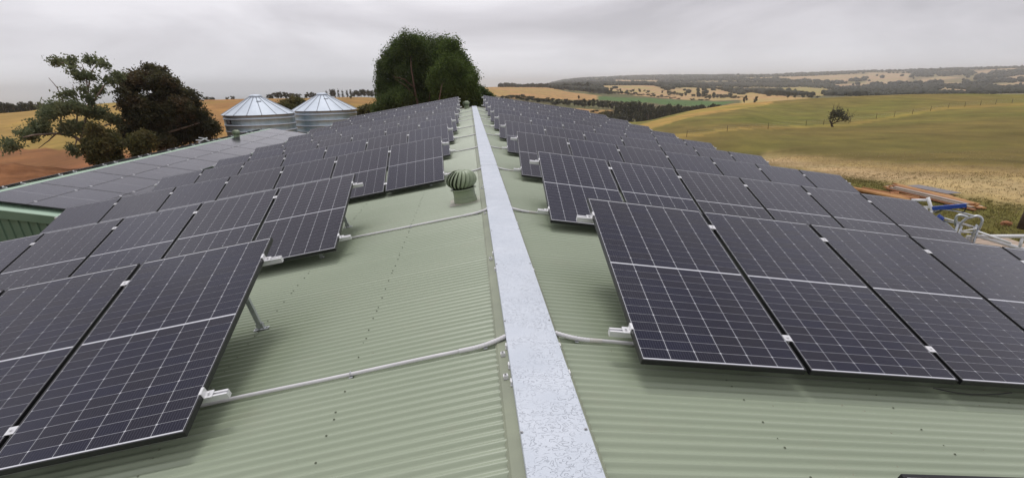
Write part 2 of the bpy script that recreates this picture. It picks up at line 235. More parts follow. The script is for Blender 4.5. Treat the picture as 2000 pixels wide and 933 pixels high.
FIELDS=[('straw',(0.4,0.285,0.15),[[27.31,86.0],[31.39,69.0],[35.32,55.0],[39.76,48.4],[42.06,46.1],[44.25,44.6],[46.31,44.1],[48.27,43.7],[50.16,42.9],[49.57,55.5],[47.75,55.7],[45.76,55.8],[43.66,57.3],[41.45,59.8],[39.12,62.4],[36.14,69.0],[33.0,78.0],[28.11,100.2]]),('straw',(0.29,0.205,0.085),[[28.13,98.3],[33.02,75.4],[36.17,66.8],[39.15,60.5],[41.47,58.0],[43.69,55.8],[45.79,54.6],[47.78,54.6],[49.57,55.5],[49.37,66.7],[47.57,65.3],[45.59,65.3],[43.51,67.3],[41.31,70.0],[38.99,72.9],[36.03,79.8],[32.92,88.4],[28.51,106.9]]),('grass',(0.13,0.115,0.03),[[33.23,57.0],[35.33,53.9],[39.78,47.8],[42.08,45.5],[44.28,44.0],[46.34,43.6],[48.29,43.3],[50.18,42.6],[51.37,29.1],[48.96,28.1],[46.35,27.1],[43.75,28.6],[41.01,30.4],[38.16,32.7]]),('goldflank',(0.37,0.225,0.07),[[14.04,185.5],[16.47,244.2],[20.74,282.8],[24.82,655.2],[27.02,711.6],[30.41,854.7],[31.65,846.9],[27.95,281.9],[24.89,239.8],[21.25,219.1],[18.44,189.8]]),('fenceline',(0.26,0.18,0.05),[[14.07,148.0],[19.01,138.6],[22.58,142.2],[26.0,150.7],[28.82,159.2],[31.53,166.2],[34.12,167.0],[37.14,188.9],[39.44,206.4],[41.62,227.7],[44.06,230.5],[46.35,238.7],[48.08,250.3],[48.04,265.6],[46.3,257.2],[44.01,249.5],[41.57,246.9],[39.39,222.2],[37.09,202.4],[34.07,179.9],[31.48,179.4],[28.78,170.6],[25.97,159.0],[22.55,150.7],[18.99,148.9]]),('brownfield',(0.4,0.22,0.1),[[0.66,522.4],[1.67,887.6],[4.6,1117.6],[7.05,1135.6],[9.5,880.9],[12.45,833.3],[13.04,729.5],[11.47,605.5],[7.77,547.6],[4.07,475.4]]),('brownfield',(0.4,0.22,0.1),[[7.76,395.3],[11.16,430.3],[14.55,469.8],[12.49,389.4],[8.51,380.0]]),('greenfield',(0.085,0.135,0.045),[[12.35,806.1],[15.38,795.2],[18.75,830.5],[22.05,854.4],[25.07,770.8],[23.93,613.1],[20.93,643.8],[17.82,702.1],[14.42,665.5],[12.21,657.9]]),('orangefield',(0.42,0.265,0.14),[[11.45,1457.6],[13.15,1532.6],[17.48,1467.1],[18.69,1185.6],[20.55,1424.5],[23.32,1446.5],[25.62,1114.4],[26.56,850.0],[25.24,850.0],[22.04,886.9],[18.74,855.0],[15.85,864.2],[13.41,1014.6]]),('orangefield',(0.43,0.265,0.12),[[26.08,1279.9],[28.69,1000.0],[31.25,797.7],[32.09,719.8],[28.98,659.6],[25.72,627.6],[25.21,975.1]]),('olivefield',(0.33,0.24,0.1),[[28.18,1730.1],[30.27,2007.1],[31.93,1944.6],[33.58,1624.8],[32.25,967.7],[29.09,1185.1]]),('farfield',(0.42,0.27,0.17),[[24.59,3042.3],[26.76,3565.9],[29.31,3746.7],[31.76,3857.4],[35.27,3938.7],[35.69,3433.2],[33.45,2737.7],[30.19,2900.3],[27.64,3101.4]]),('farfield',(0.42,0.27,0.17),[[35.44,4131.6],[38.57,3853.1],[38.53,2754.3],[35.43,2444.8]]),('farfield',(0.42,0.27,0.17),[[39.04,2914.7],[40.7,3380.8],[41.74,3118.5],[39.44,2528.1]]),('farfield',(0.42,0.27,0.17),[[43.1,2685.6],[46.08,3296.4],[46.14,2903.5],[43.28,2546.2]]),('farfield',(0.42,0.27,0.17),[[43.97,2149.8],[46.2,2477.2],[46.28,2028.2],[44.65,1847.3]]),('farfield',(0.42,0.27,0.17),[[40.75,2539.2],[42.15,2537.8],[42.03,2223.1],[40.85,2270.0]]),('farfield',(0.42,0.27,0.17),[[40.36,1419.1],[40.9,1970.0],[41.59,1827.1],[42.61,1650.5],[43.01,1268.6]]),('farfield',(0.42,0.27,0.17),[[13.86,3683.4],[18.16,3274.8],[17.71,1824.1],[13.87,2673.8]]),('farfield',(0.42,0.27,0.17),[[42.62,3958.3],[45.36,4523.7],[45.4,4019.6],[42.98,3544.4]]),('farfield',(0.42,0.27,0.17),[[32.69,2369.4],[35.4,2703.4],[35.83,2320.4],[33.53,2088.1]]),('yellowpaddock',(0.42,0.3,0.1),[[-12.83,291.4],[-8.37,457.8],[-8.37,444.8],[-12.83,295.6]]),('dirt',(0.23,0.1,0.044),[[-38.44,109.3],[-36.29,111.0],[-33.74,108.0],[-31.15,92.2],[-28.55,85.4],[-28.87,68.2],[-31.25,61.9],[-33.51,56.8],[-35.67,52.3],[-37.72,48.4],[-39.39,47.8],[-40.98,47.4]]),('strawleft',(0.33,0.21,0.065),[[-37.58,8903.0],[-35.51,8479.3],[-33.82,8975.7],[-32.03,256.8],[-30.14,259.3],[-28.19,263.2],[-29.11,94.7],[-31.15,92.3],[-33.74,107.9],[-36.29,111.1],[-38.44,109.4]])]
TREES=[(82.1,388.0,-17.99,1.7,7.3,'eucalypt','gully wood'),(93.0,390.2,-20.59,4.0,9.7,'eucalypt','gully wood'),(94.9,379.1,-22.4,8.4,6.8,'eucalypt','gully wood'),(105.2,395.8,-23.57,12.2,10.2,'eucalypt','gully wood'),(109.0,392.5,-24.88,14.1,7.7,'eucalypt','gully wood'),(113.4,387.0,-26.24,16.0,10.2,'eucalypt','gully wood'),(117.4,381.4,-27.0,15.8,8.4,'eucalypt','gully wood'),(122.2,382.4,-26.92,14.5,10.4,'eucalypt','gully wood'),(129.9,391.1,-26.23,13.4,10.5,'eucalypt','gully wood'),(132.5,380.7,-26.42,13.6,8.4,'eucalypt','gully wood'),(139.4,385.5,-25.95,12.4,7.0,'eucalypt','gully wood'),(137.3,368.1,-25.58,11.6,6.2,'eucalypt','gully wood'),(150.2,387.7,-25.21,10.4,8.5,'eucalypt','gully wood'),(149.8,375.3,-24.84,12.1,7.9,'eucalypt','gully wood'),(150.1,364.4,-23.72,11.3,7.5,'eucalypt','gully wood'),(151.3,355.0,-22.01,10.2,9.6,'eucalypt','gully wood'),(157.4,358.4,-21.89,8.6,9.1,'eucalypt','gully wood'),(85.4,351.0,-21.07,4.2,6.9,'eucalypt','gully wood'),(95.8,369.8,-23.81,7.0,10.7,'eucalypt','gully wood'),(103.6,374.8,-25.79,10.6,6.6,'eucalypt','gully wood'),(106.4,363.3,-27.26,12.7,8.2,'eucalypt','gully wood'),(110.3,356.6,-27.28,14.1,7.6,'eucalypt','gully wood'),(113.4,352.0,-26.64,12.9,7.9,'eucalypt','gully wood'),(121.5,363.7,-26.83,13.4,6.6,'eucalypt','gully wood'),(128.0,367.7,-26.42,12.7,7.8,'eucalypt','gully wood'),(123.3,339.9,-22.7,10.0,6.9,'eucalypt','gully wood'),(127.1,338.0,-21.64,8.7,8.9,'eucalypt','gully wood'),(132.4,338.6,-20.99,7.8,7.1,'eucalypt','gully wood'),(146.6,360.9,-23.61,10.6,10.0,'eucalypt','gully wood'),(16.4,433.0,-8.83,1.4,5.3,'eucalypt','tree belt'),(24.1,440.1,-9.52,2.2,4.6,'eucalypt','tree belt'),(27.2,436.2,-9.93,2.4,5.3,'eucalypt','tree belt'),(32.4,466.5,-10.33,2.9,8.1,'eucalypt','tree belt'),(35.6,459.1,-10.87,3.6,7.9,'eucalypt','tree belt'),(38.1,437.9,-11.48,4.8,6.2,'eucalypt','tree belt'),(42.8,442.0,-12.1,4.1,7.6,'eucalypt','tree belt'),(48.6,458.7,-12.65,4.3,7.6,'eucalypt','tree belt'),(50.3,438.8,-13.23,4.2,6.8,'eucalypt','tree belt'),(57.8,463.3,-13.79,3.5,8.2,'eucalypt','tree belt'),(62.2,460.1,-14.43,4.8,7.2,'eucalypt','tree belt'),(61.2,429.8,-14.89,4.4,7.7,'eucalypt','tree belt'),(68.1,453.7,-15.28,4.6,7.0,'eucalypt','tree belt'),(73.7,459.3,-15.75,4.9,5.6,'eucalypt','tree belt'),(76.1,454.8,-16.08,4.6,7.8,'eucalypt','tree belt'),(80.9,456.5,-16.47,4.9,7.9,'eucalypt','tree belt'),(84.4,456.3,-16.76,5.8,7.2,'eucalypt','tree belt'),(82.7,424.9,-17.17,7.0,6.0,'eucalypt','tree belt'),(91.7,453.9,-17.42,5.6,6.9,'eucalypt','tree belt'),(95.0,449.6,-17.85,6.9,5.2,'eucalypt','tree belt'),(99.3,450.9,-18.31,6.8,4.8,'eucalypt','tree belt'),(102.2,448.8,-18.75,7.3,6.6,'eucalypt','tree belt'),(107.2,454.2,-19.23,6.9,5.6,'eucalypt','tree belt'),(109.7,450.6,-19.76,7.0,5.2,'eucalypt','tree belt'),(112.6,445.9,-20.45,7.7,6.2,'eucalypt','tree belt'),(111.4,428.6,-21.4,10.4,7.5,'eucalypt','tree belt'),(70.7,318.3,-16.9,3.7,4.4,'shrub','yellow shrubs'),(75.8,326.1,-18.24,5.5,3.9,'shrub','yellow shrubs'),(113.0,609.6,-16.04,3.9,3.7,'eucalypt','paddock trees'),(62.6,1065.8,-6.87,1.7,10.5,'eucalypt','far farm trees'),(66.5,1046.7,-6.88,3.1,9.1,'eucalypt','far farm trees'),(71.7,1026.1,-6.98,4.8,9.8,'eucalypt','far farm trees'),(83.3,1087.6,-7.61,4.8,9.7,'eucalypt','far farm trees'),(85.2,1030.8,-7.54,5.2,10.9,'eucalypt','far farm trees'),(92.2,1029.5,-7.82,4.9,9.8,'eucalypt','far farm trees'),(100.2,1040.3,-8.14,6.2,11.6,'eucalypt','far farm trees'),(107.2,1058.2,-8.39,7.2,11.7,'eucalypt','far farm trees'),(113.8,1069.9,-8.6,7.7,8.0,'eucalypt','far farm trees'),(117.0,1049.8,-8.76,7.5,12.4,'eucalypt','far farm trees'),(121.1,1034.7,-8.97,8.2,10.7,'eucalypt','far farm trees'),(127.4,1027.5,-9.26,7.8,8.3,'eucalypt','far farm trees'),(139.6,1078.7,-9.44,9.1,7.8,'eucalypt','far farm trees'),(146.8,1078.1,-9.71,7.4,12.2,'eucalypt','far farm trees'),(147.7,1045.8,-10.0,7.4,10.6,'eucalypt','far farm trees'),(149.2,1006.8,-10.49,7.3,11.2,'eucalypt','far farm trees'),(161.9,1047.4,-10.71,8.9,11.2,'eucalypt','far farm trees'),(165.9,1028.8,-11.21,9.6,9.0,'eucalypt','far farm trees'),(170.8,1019.8,-11.69,9.8,12.1,'eucalypt','far farm trees'),(185.9,1075.7,-11.72,9.4,9.5,'eucalypt','far farm trees'),(190.5,1059.6,-12.32,10.8,9.8,'eucalypt','far farm trees'),(186.4,1006.3,-13.18,12.7,9.4,'eucalypt','far farm trees'),(195.2,1020.0,-13.55,12.5,11.0,'eucalypt','far farm trees'),(197.3,994.2,-14.34,14.6,10.4,'eucalypt','far farm trees'),(146.3,922.6,-11.56,1.2,8.1,'eucalypt','far farm trees'),(162.3,981.9,-11.75,1.3,10.5,'eucalypt','far farm trees'),(156.3,915.7,-12.58,3.7,9.1,'eucalypt','far farm trees'),(160.2,912.3,-13.02,4.4,8.1,'eucalypt','far farm trees'),(175.4,959.6,-13.34,3.4,8.3,'eucalypt','far farm trees'),(184.0,971.7,-13.81,3.9,10.3,'eucalypt','far farm trees'),(187.9,958.9,-14.47,5.2,9.7,'eucalypt','far farm trees'),(195.4,966.8,-14.89,6.3,9.5,'eucalypt','far farm trees'),(201.4,968.0,-15.3,6.6,7.3,'eucalypt','far farm trees'),(206.3,965.9,-15.68,6.1,9.0,'eucalypt','far farm trees'),(197.8,902.3,-16.52,8.0,8.3,'eucalypt','far farm trees'),(184.2,900.6,-15.58,1.2,6.4,'eucalypt','creek line trees'),(184.1,878.0,-16.06,1.6,8.5,'eucalypt','creek line trees'),(191.7,895.1,-16.27,3.6,8.6,'eucalypt','creek line trees'),(193.2,877.8,-16.7,2.9,7.1,'eucalypt','creek line trees'),(201.7,895.5,-16.86,3.1,9.5,'eucalypt','creek line trees'),(202.5,874.3,-17.24,4.5,8.5,'eucalypt','creek line trees'),(198.5,836.9,-17.62,6.0,9.5,'eucalypt','creek line trees'),(212.0,871.5,-17.61,4.5,7.8,'eucalypt','creek line trees'),(219.2,883.2,-17.66,5.3,6.7,'eucalypt','creek line trees'),(228.1,895.4,-17.69,4.5,8.9,'eucalypt','creek line trees'),(231.0,884.8,-17.89,4.8,8.0,'eucalypt','creek line trees'),(233.8,875.8,-18.07,4.6,8.4,'eucalypt','creek line trees'),(230.6,849.2,-18.41,4.7,7.6,'eucalypt','creek line trees'),(234.6,843.5,-18.66,2.8,8.7,'eucalypt','creek line trees'),(241.0,850.2,-18.8,4.6,8.1,'eucalypt','creek line trees'),(244.1,840.9,-19.2,2.4,8.7,'eucalypt','creek line trees'),(251.6,849.0,-19.42,2.5,8.9,'eucalypt','creek line trees'),(263.4,859.5,-19.94,2.8,8.9,'eucalypt','creek line trees'),(260.6,832.7,-20.68,2.9,6.9,'eucalypt','creek line trees'),(265.6,833.5,-21.09,3.8,5.7,'eucalypt','creek line trees'),(266.3,818.2,-21.78,2.9,6.0,'eucalypt','creek line trees'),(274.0,825.1,-22.23,4.4,6.2,'eucalypt','creek line trees'),(285.8,842.7,-22.59,1.5,8.4,'eucalypt','creek line trees'),(300.7,874.6,-22.67,1.6,7.3,'eucalypt','creek line trees'),(284.1,814.3,-23.62,2.6,6.4,'eucalypt','creek line trees'),(302.1,849.2,-23.79,1.9,6.9,'eucalypt','creek line trees'),(295.6,815.1,-24.54,2.3,5.8,'eucalypt','creek line trees'),(231.1,958.7,-16.85,3.6,4.2,'eucalypt','paddock trees'),(238.6,987.1,-16.51,6.6,7.7,'eucalypt','paddock trees'),(368.7,1068.8,-19.71,2.2,7.1,'eucalypt','paddock trees'),(259.7,1026.8,-16.11,3.4,6.0,'eucalypt','paddock trees'),(233.7,965.9,-16.78,8.6,4.4,'eucalypt','paddock trees'),(309.1,1029.4,-17.38,3.2,5.2,'eucalypt','paddock trees'),(283.3,970.7,-17.91,6.6,6.5,'eucalypt','paddock trees'),(276.8,987.0,-17.22,5.8,5.5,'eucalypt','paddock trees'),(260.5,941.8,-17.7,4.6,3.4,'eucalypt','paddock trees'),(321.3,932.3,-22.15,3.2,5.9,'eucalypt','paddock trees'),(268.4,940.0,-18.03,1.3,3.5,'eucalypt','paddock trees'),(258.8,1004.1,-16.5,5.4,4.9,'eucalypt','paddock trees'),(299.0,974.2,-18.71,5.0,6.4,'eucalypt','paddock trees'),(280.1,1021.0,-16.52,1.5,5.2,'eucalypt','paddock trees'),(329.1,990.9,-20.32,4.1,4.0,'eucalypt','paddock trees'),(289.0,915.7,-20.04,3.1,6.6,'eucalypt','paddock trees'),(360.0,1079.8,-18.63,1.8,7.6,'eucalypt','paddock trees'),(291.5,959.2,-18.72,2.3,3.6,'eucalypt','paddock trees'),(247.0,917.8,-17.78,5.8,5.4,'eucalypt','paddock trees'),(334.8,977.2,-21.36,6.0,5.5,'eucalypt','paddock trees'),(336.0,968.7,-21.81,5.4,8.4,'eucalypt','paddock trees'),(344.3,981.1,-21.91,4.9,8.8,'eucalypt','paddock trees'),(334.6,943.8,-22.73,7.0,5.1,'eucalypt','paddock trees'),(342.5,953.7,-22.91,5.5,5.4,'eucalypt','paddock trees'),(347.3,953.8,-23.25,4.5,7.0,'eucalypt','paddock trees'),(334.3,908.7,-24.04,5.8,6.4,'eucalypt','paddock trees'),(351.1,936.2,-24.15,8.1,5.9,'eucalypt','paddock trees'),(363.6,931.5,-25.03,5.0,5.8,'eucalypt','paddock trees'),(361.4,932.3,-24.88,4.2,5.8,'eucalypt','paddock trees'),(369.5,929.1,-25.39,14.5,5.8,'eucalypt','paddock trees'),(377.9,925.7,-25.82,12.5,5.8,'eucalypt','paddock trees'),(376.5,926.3,-25.76,4.1,5.8,'eucalypt','paddock trees'),(391.6,920.0,-26.28,8.3,5.8,'eucalypt','paddock trees'),(392.3,919.7,-26.29,8.3,5.8,'eucalypt','paddock trees'),(356.0,862.4,-26.7,7.6,7.9,'eucalypt','creek line trees'),(354.8,845.8,-26.95,8.2,6.8,'eucalypt','creek line trees'),(374.4,876.7,-26.81,7.7,7.3,'eucalypt','creek line trees'),(385.4,889.7,-26.7,7.4,8.1,'eucalypt','creek line trees'),(386.2,878.2,-26.77,7.2,9.1,'eucalypt','creek line trees'),(387.9,870.7,-26.78,6.3,8.8,'eucalypt','creek line trees'),(405.6,897.3,-26.43,6.2,9.5,'eucalypt','creek line trees'),(394.9,859.8,-26.5,4.7,9.8,'eucalypt','creek line trees'),(394.3,847.4,-26.34,5.0,7.7,'eucalypt','creek line trees'),(398.4,844.8,-26.13,3.4,7.3,'eucalypt','creek line trees'),(421.4,882.0,-25.88,1.8,9.8,'eucalypt','creek line trees'),(404.0,832.4,-25.65,1.2,7.7,'eucalypt','creek line trees'),(312.1,806.0,-25.96,2.9,7.5,'eucalypt','creek line trees'),(329.4,821.2,-26.52,1.4,5.9,'eucalypt','creek line trees'),(325.7,804.4,-26.66,2.7,6.9,'eucalypt','creek line trees'),(339.7,821.6,-26.92,1.6,7.6,'eucalypt','creek line trees'),(279.2,575.7,-22.12,8.0,4.2,'eucalypt','paddock trees'),(270.3,535.5,-21.24,7.3,3.9,'eucalypt','paddock trees'),(455.6,866.5,-24.81,11.0,9.1,'eucalypt','gully trees behind the hill'),(442.0,831.8,-24.54,10.7,8.5,'eucalypt','gully trees behind the hill'),(464.1,861.8,-24.6,9.7,6.3,'eucalypt','gully trees behind the hill'),(452.6,829.5,-24.32,9.5,9.1,'eucalypt','gully trees behind the hill'),(463.7,839.6,-24.32,8.6,9.4,'eucalypt','gully trees behind the hill'),(446.5,798.1,-23.89,8.4,6.6,'eucalypt','gully trees behind the hill'),(458.5,809.0,-23.95,6.5,8.1,'eucalypt','gully trees behind the hill'),(393.5,696.4,-22.59,8.9,5.7,'eucalypt','gully trees behind the hill'),(401.3,691.9,-22.4,7.4,5.7,'eucalypt','gully trees behind the hill'),(408.8,687.5,-22.24,7.2,5.7,'eucalypt','gully trees behind the hill'),(413.9,684.4,-22.15,5.9,5.7,'eucalypt','gully trees behind the hill'),(417.0,682.5,-22.1,4.7,5.7,'eucalypt','gully trees behind the hill'),(423.1,678.8,-22.01,2.8,5.6,'eucalypt','gully trees behind the hill'),(530.9,833.5,-24.68,1.9,7.8,'eucalypt','gully trees behind the hill'),(524.3,815.8,-24.48,3.1,7.4,'eucalypt','gully trees behind the hill'),(556.0,856.2,-25.2,4.1,6.0,'eucalypt','gully trees behind the hill'),(532.1,812.4,-24.59,6.3,8.7,'eucalypt','gully trees behind the hill'),(554.2,838.4,-25.12,5.6,6.9,'eucalypt','gully trees behind the hill'),(568.0,851.0,-25.44,5.8,10.1,'eucalypt','gully trees behind the hill'),(552.4,818.7,-24.98,6.6,9.6,'eucalypt','gully trees behind the hill'),(580.8,852.9,-25.71,6.3,9.2,'eucalypt','gully trees behind the hill'),(571.9,831.9,-25.43,7.6,8.6,'eucalypt','gully trees behind the hill'),(547.4,790.1,-24.63,7.8,8.1,'eucalypt','gully trees behind the hill'),(552.6,789.2,-24.69,7.6,9.0,'eucalypt','gully trees behind the hill'),(592.0,837.0,-25.82,7.6,9.1,'eucalypt','gully trees behind the hill'),(560.6,784.7,-24.73,7.2,7.8,'eucalypt','gully trees behind the hill'),(590.6,820.4,-25.61,6.0,7.6,'eucalypt','gully trees behind the hill'),(-178.4,244.8,-10.24,8.9,2.9,'eucalypt','far left trees'),(-180.2,248.9,-10.8,9.2,1.9,'eucalypt','far left trees'),(-173.2,240.7,-9.23,7.5,1.8,'eucalypt','far left trees'),(-180.2,252.4,-11.04,8.9,2.7,'eucalypt','far left trees'),(-170.0,240.1,-8.72,7.1,2.7,'eucalypt','far left trees'),(-175.7,249.6,-10.15,7.9,3.1,'eucalypt','far left trees'),(-168.3,241.2,-8.5,6.1,2.4,'eucalypt','far left trees'),(-175.7,253.7,-10.25,7.6,2.5,'eucalypt','far left trees'),(-173.1,251.8,-9.69,6.5,3.1,'eucalypt','far left trees'),(-173.0,254.6,-9.68,7.2,2.9,'eucalypt','far left trees'),(-163.1,242.5,-7.47,5.5,2.0,'eucalypt','far left trees'),(-171.4,256.7,-9.25,6.5,3.2,'eucalypt','far left trees'),(-167.6,253.1,-8.38,5.7,2.7,'eucalypt','far left trees'),(-165.7,252.1,-7.95,5.0,1.9,'eucalypt','far left trees'),(-167.9,257.8,-8.35,4.7,2.4,'eucalypt','far left trees'),(-169.0,261.4,-8.5,4.7,3.1,'eucalypt','far left trees'),(-163.8,255.9,-7.39,3.9,2.5,'eucalypt','far left trees'),(-161.3,254.3,-6.87,3.1,2.2,'eucalypt','far left trees'),(-159.3,253.3,-6.46,3.2,2.4,'eucalypt','far left trees'),(-163.1,261.3,-7.14,3.4,2.8,'eucalypt','far left trees'),(-159.0,256.9,-6.36,2.2,2.3,'eucalypt','far left trees'),(-155.6,253.9,-5.76,2.1,3.3,'eucalypt','far left trees'),(-129.7,314.4,-5.69,3.4,3.8,'eucalypt','crest trees'),(-127.5,315.3,-5.62,2.8,2.6,'eucalypt','crest trees'),(-121.4,317.7,-5.41,2.7,1.5,'eucalypt','crest trees'),(-119.2,318.5,-5.33,3.0,2.3,'eucalypt','crest trees'),(-109.6,343.8,-5.55,3.1,3.1,'eucalypt','crest trees'),(-108.4,346.9,-5.59,3.9,4.2,'eucalypt','crest trees'),(-100.7,330.4,-5.07,4.0,3.0,'eucalypt','crest trees'),(-100.2,334.4,-5.16,3.9,3.1,'eucalypt','crest trees'),(-97.5,332.3,-5.07,3.8,2.9,'eucalypt','crest trees'),(-95.3,331.8,-5.03,3.5,4.2,'eucalypt','crest trees'),(-96.7,345.4,-5.35,3.3,4.2,'eucalypt','crest trees'),(-93.6,341.9,-5.23,3.0,3.3,'eucalypt','crest trees'),(-93.4,358.2,-5.55,2.9,2.9,'eucalypt','crest trees'),(-91.0,354.9,-5.45,3.7,3.0,'eucalypt','crest trees'),(-88.1,349.0,-5.3,3.5,2.5,'eucalypt','crest trees'),(-87.0,349.9,-5.3,3.2,2.0,'eucalypt','crest trees'),(-85.8,349.9,-5.28,2.8,2.5,'eucalypt','crest trees'),(-89.4,390.0,-6.03,4.2,1.8,'cypress','cypress row'),(-87.1,390.5,-5.99,5.1,1.8,'cypress','cypress row'),(-84.7,391.0,-5.95,5.2,1.8,'cypress','cypress row'),(-82.4,391.5,-5.92,4.8,1.8,'cypress','cypress row'),(-80.1,392.0,-5.89,4.2,1.8,'cypress','cypress row'),(-77.3,392.5,-5.9,4.4,1.8,'cypress','cypress row'),(-75.1,392.9,-5.93,4.7,1.8,'cypress','cypress row'),(-88.0,400.5,-6.19,5.7,4.0,'eucalypt','crest trees'),(-75.7,405.4,-6.16,3.7,4.5,'eucalypt','crest trees'),(-75.7,419.1,-6.46,4.8,4.7,'eucalypt','crest trees'),(-74.5,424.5,-6.62,5.4,5.2,'eucalypt','crest trees'),(-72.2,423.2,-6.7,5.5,4.3,'eucalypt','crest trees'),(-69.2,422.1,-6.86,5.6,3.5,'eucalypt','crest trees'),(-64.9,410.5,-6.89,5.6,3.9,'eucalypt','crest trees'),(-62.9,414.3,-7.19,6.3,4.0,'eucalypt','crest trees'),(-62.2,429.9,-7.67,6.2,5.0,'eucalypt','crest trees'),(-56.0,402.8,-7.62,6.1,3.8,'eucalypt','crest trees'),(-150.9,294.1,-6.08,3.4,1.8,'shrub','crest hedge'),(-153.5,302.0,-6.55,3.7,1.7,'shrub','crest hedge'),(-151.7,300.4,-6.36,3.6,2.4,'shrub','crest hedge'),(-147.7,295.2,-5.89,3.1,1.6,'shrub','crest hedge'),(-142.3,287.2,-5.24,2.6,2.6,'shrub','crest hedge'),(-146.3,297.6,-5.9,2.8,2.6,'shrub','crest hedge'),(-146.0,300.0,-5.98,2.8,2.6,'shrub','crest hedge'),(-148.5,307.5,-6.41,3.1,2.6,'shrub','crest hedge'),(-139.9,291.9,-5.32,2.3,1.6,'shrub','crest hedge'),(-140.9,296.4,-5.57,2.3,1.7,'shrub','crest hedge'),(-136.3,289.0,-5.04,1.9,1.7,'shrub','crest hedge'),(-135.5,290.1,-5.05,1.7,1.9,'shrub','crest hedge'),(-138.1,298.3,-5.51,2.1,2.5,'shrub','crest hedge'),(-137.6,300.5,-5.58,2.0,1.8,'shrub','crest hedge'),(-137.9,303.8,-5.72,2.3,2.1,'shrub','crest hedge'),(-139.4,309.7,-6.01,2.3,2.3,'shrub','crest hedge'),(-136.4,306.2,-5.74,2.1,2.0,'shrub','crest hedge'),(-135.8,308.3,-5.78,2.2,2.2,'shrub','crest hedge'),(-130.8,299.5,-5.23,1.7,2.0,'shrub','crest hedge'),(-132.0,305.7,-5.51,2.0,2.1,'shrub','crest hedge'),(-128.9,301.6,-5.24,1.6,2.8,'shrub','crest hedge'),(-129.6,306.1,-5.42,1.8,2.5,'shrub','crest hedge'),(-130.6,311.5,-5.64,1.9,2.8,'shrub','crest hedge'),(-49.1,255.4,-3.92,1.5,1.7,'shrub','paddock bushes')]
POSTS=[[49.69,130.36,-10.87],[60.7,132.91,-10.21],[74.37,139.07,-10.29],[91.6,150.66,-10.74],[96.82,150.81,-10.6],[105.59,152.08,-10.35],[118.68,159.24,-9.96],[123.94,158.69,-9.62],[133.09,162.94,-9.25],[144.78,169.81,-8.84],[156.94,176.79,-8.45],[162.83,176.69,-8.17],[169.19,177.41,-7.92],[174.62,177.31,-7.71],[181.22,177.84,-7.53],[188.77,179.76,-7.41]]
GUM=[[-31.4,50.96,3.49,0.86,0.31],[-29.19,49.05,3.44,0.6,0.26],[-29.8,52.18,3.62,0.77,0.36],[-27.49,49.74,3.2,0.58,0.27],[-29.0,48.37,2.91,0.41,0.26],[-29.24,50.24,2.46,0.98,0.59],[-27.43,49.55,2.04,0.62,0.35],[-27.02,50.26,2.5,0.71,0.31],[-29.03,50.92,1.37,0.64,0.52],[-28.85,48.7,1.46,0.31,0.34],[-30.38,49.06,1.2,0.65,0.42],[-29.17,49.62,0.7,0.51,0.67],[-32.52,50.55,0.22,1.28,0.72],[-29.53,47.93,0.37,1.21,0.72],[-32.48,48.3,-1.09,1.16,0.69],[-33.15,47.63,-1.45,0.99,0.68],[-30.92,47.5,-0.11,0.98,0.75],[-33.7,46.59,-2.06,0.82,0.75],[-30.66,48.71,-1.05,1.01,0.7],[-28.93,49.72,-0.19,1.43,0.76],[-28.52,50.96,-0.71,0.82,0.74],[-30.52,49.79,-1.31,0.88,0.56],[-31.17,48.92,-2.81,0.48,0.56]]
GUMB=[[[-30.55,49.49,-3.47],[-30.5,49.52,-2.82],[-30.67,49.41,-2.19],[-31.03,49.19,-1.71],[-31.77,48.72,-1.54],[-32.11,47.29,-1.49],[-32.83,46.8,-1.61]],[[-30.67,49.41,-2.19],[-30.15,49.72,-0.87],[-29.6,50.05,0.14],[-29.42,50.16,1.31],[-29.26,50.25,2.39],[-29.5,50.11,3.16],[-30.28,49.65,3.36]],[[-29.6,50.05,0.14],[-29.08,50.36,0.94],[-28.38,50.75,1.83],[-27.56,51.19,2.48]],[[-29.38,50.18,1.49],[-28.9,50.45,2.74],[-28.36,50.76,3.38]],[[-29.26,50.25,2.39],[-29.26,50.25,3.27]],[[-31.03,49.19,-1.71],[-31.38,48.97,-0.79],[-31.6,48.82,0.13]],[[-30.33,49.61,-1.61],[-29.43,50.15,-1.29],[-28.38,50.74,-0.9],[-27.86,51.03,-0.54]],[[-31.77,48.72,-1.54],[-32.27,48.39,-2.02],[-32.89,47.97,-2.51]],[[-30.84,49.3,-2.02],[-31.11,49.13,-2.68]],[[-31.38,48.97,-0.79],[-30.86,49.29,0.63],[-30.92,49.25,1.63],[-31.17,49.1,2.33]],[[-30.55,49.48,-0.84],[-30.14,49.73,0.61],[-30.09,49.76,1.86]]]
DARK=[[-26.5,53.64,2.19,1.95,0.85],[-28.15,53.76,1.63,0.94,0.94],[-25.61,54.31,1.66,1.3,0.78],[-27.12,51.56,0.38,1.24,0.99],[-26.61,54.79,0.39,1.76,0.79],[-24.14,54.56,0.76,0.97,0.62],[-25.83,56.24,1.08,1.08,0.54],[-27.13,51.6,-0.59,1.08,0.92],[-27.96,53.5,-1.77,1.57,0.87],[-25.95,53.13,-0.77,1.29,0.86],[-25.46,55.2,-0.81,1.26,1.17],[-24.55,56.61,-1.42,1.12,1.12],[-24.27,55.82,-0.61,0.82,0.73],[-23.47,55.73,-1.65,0.64,0.74],[-26.97,56.14,-2.42,2.31,0.92],[-26.84,52.27,-2.51,1.72,0.77],[-25.64,57.11,-2.4,1.89,0.85],[-28.92,52.38,-1.94,0.77,0.77],[-26.5,54.72,2.78,1.08,0.43],[-24.31,52.96,0.2,1.07,0.6],[-27.43,50.86,0.9,0.4,0.73]]
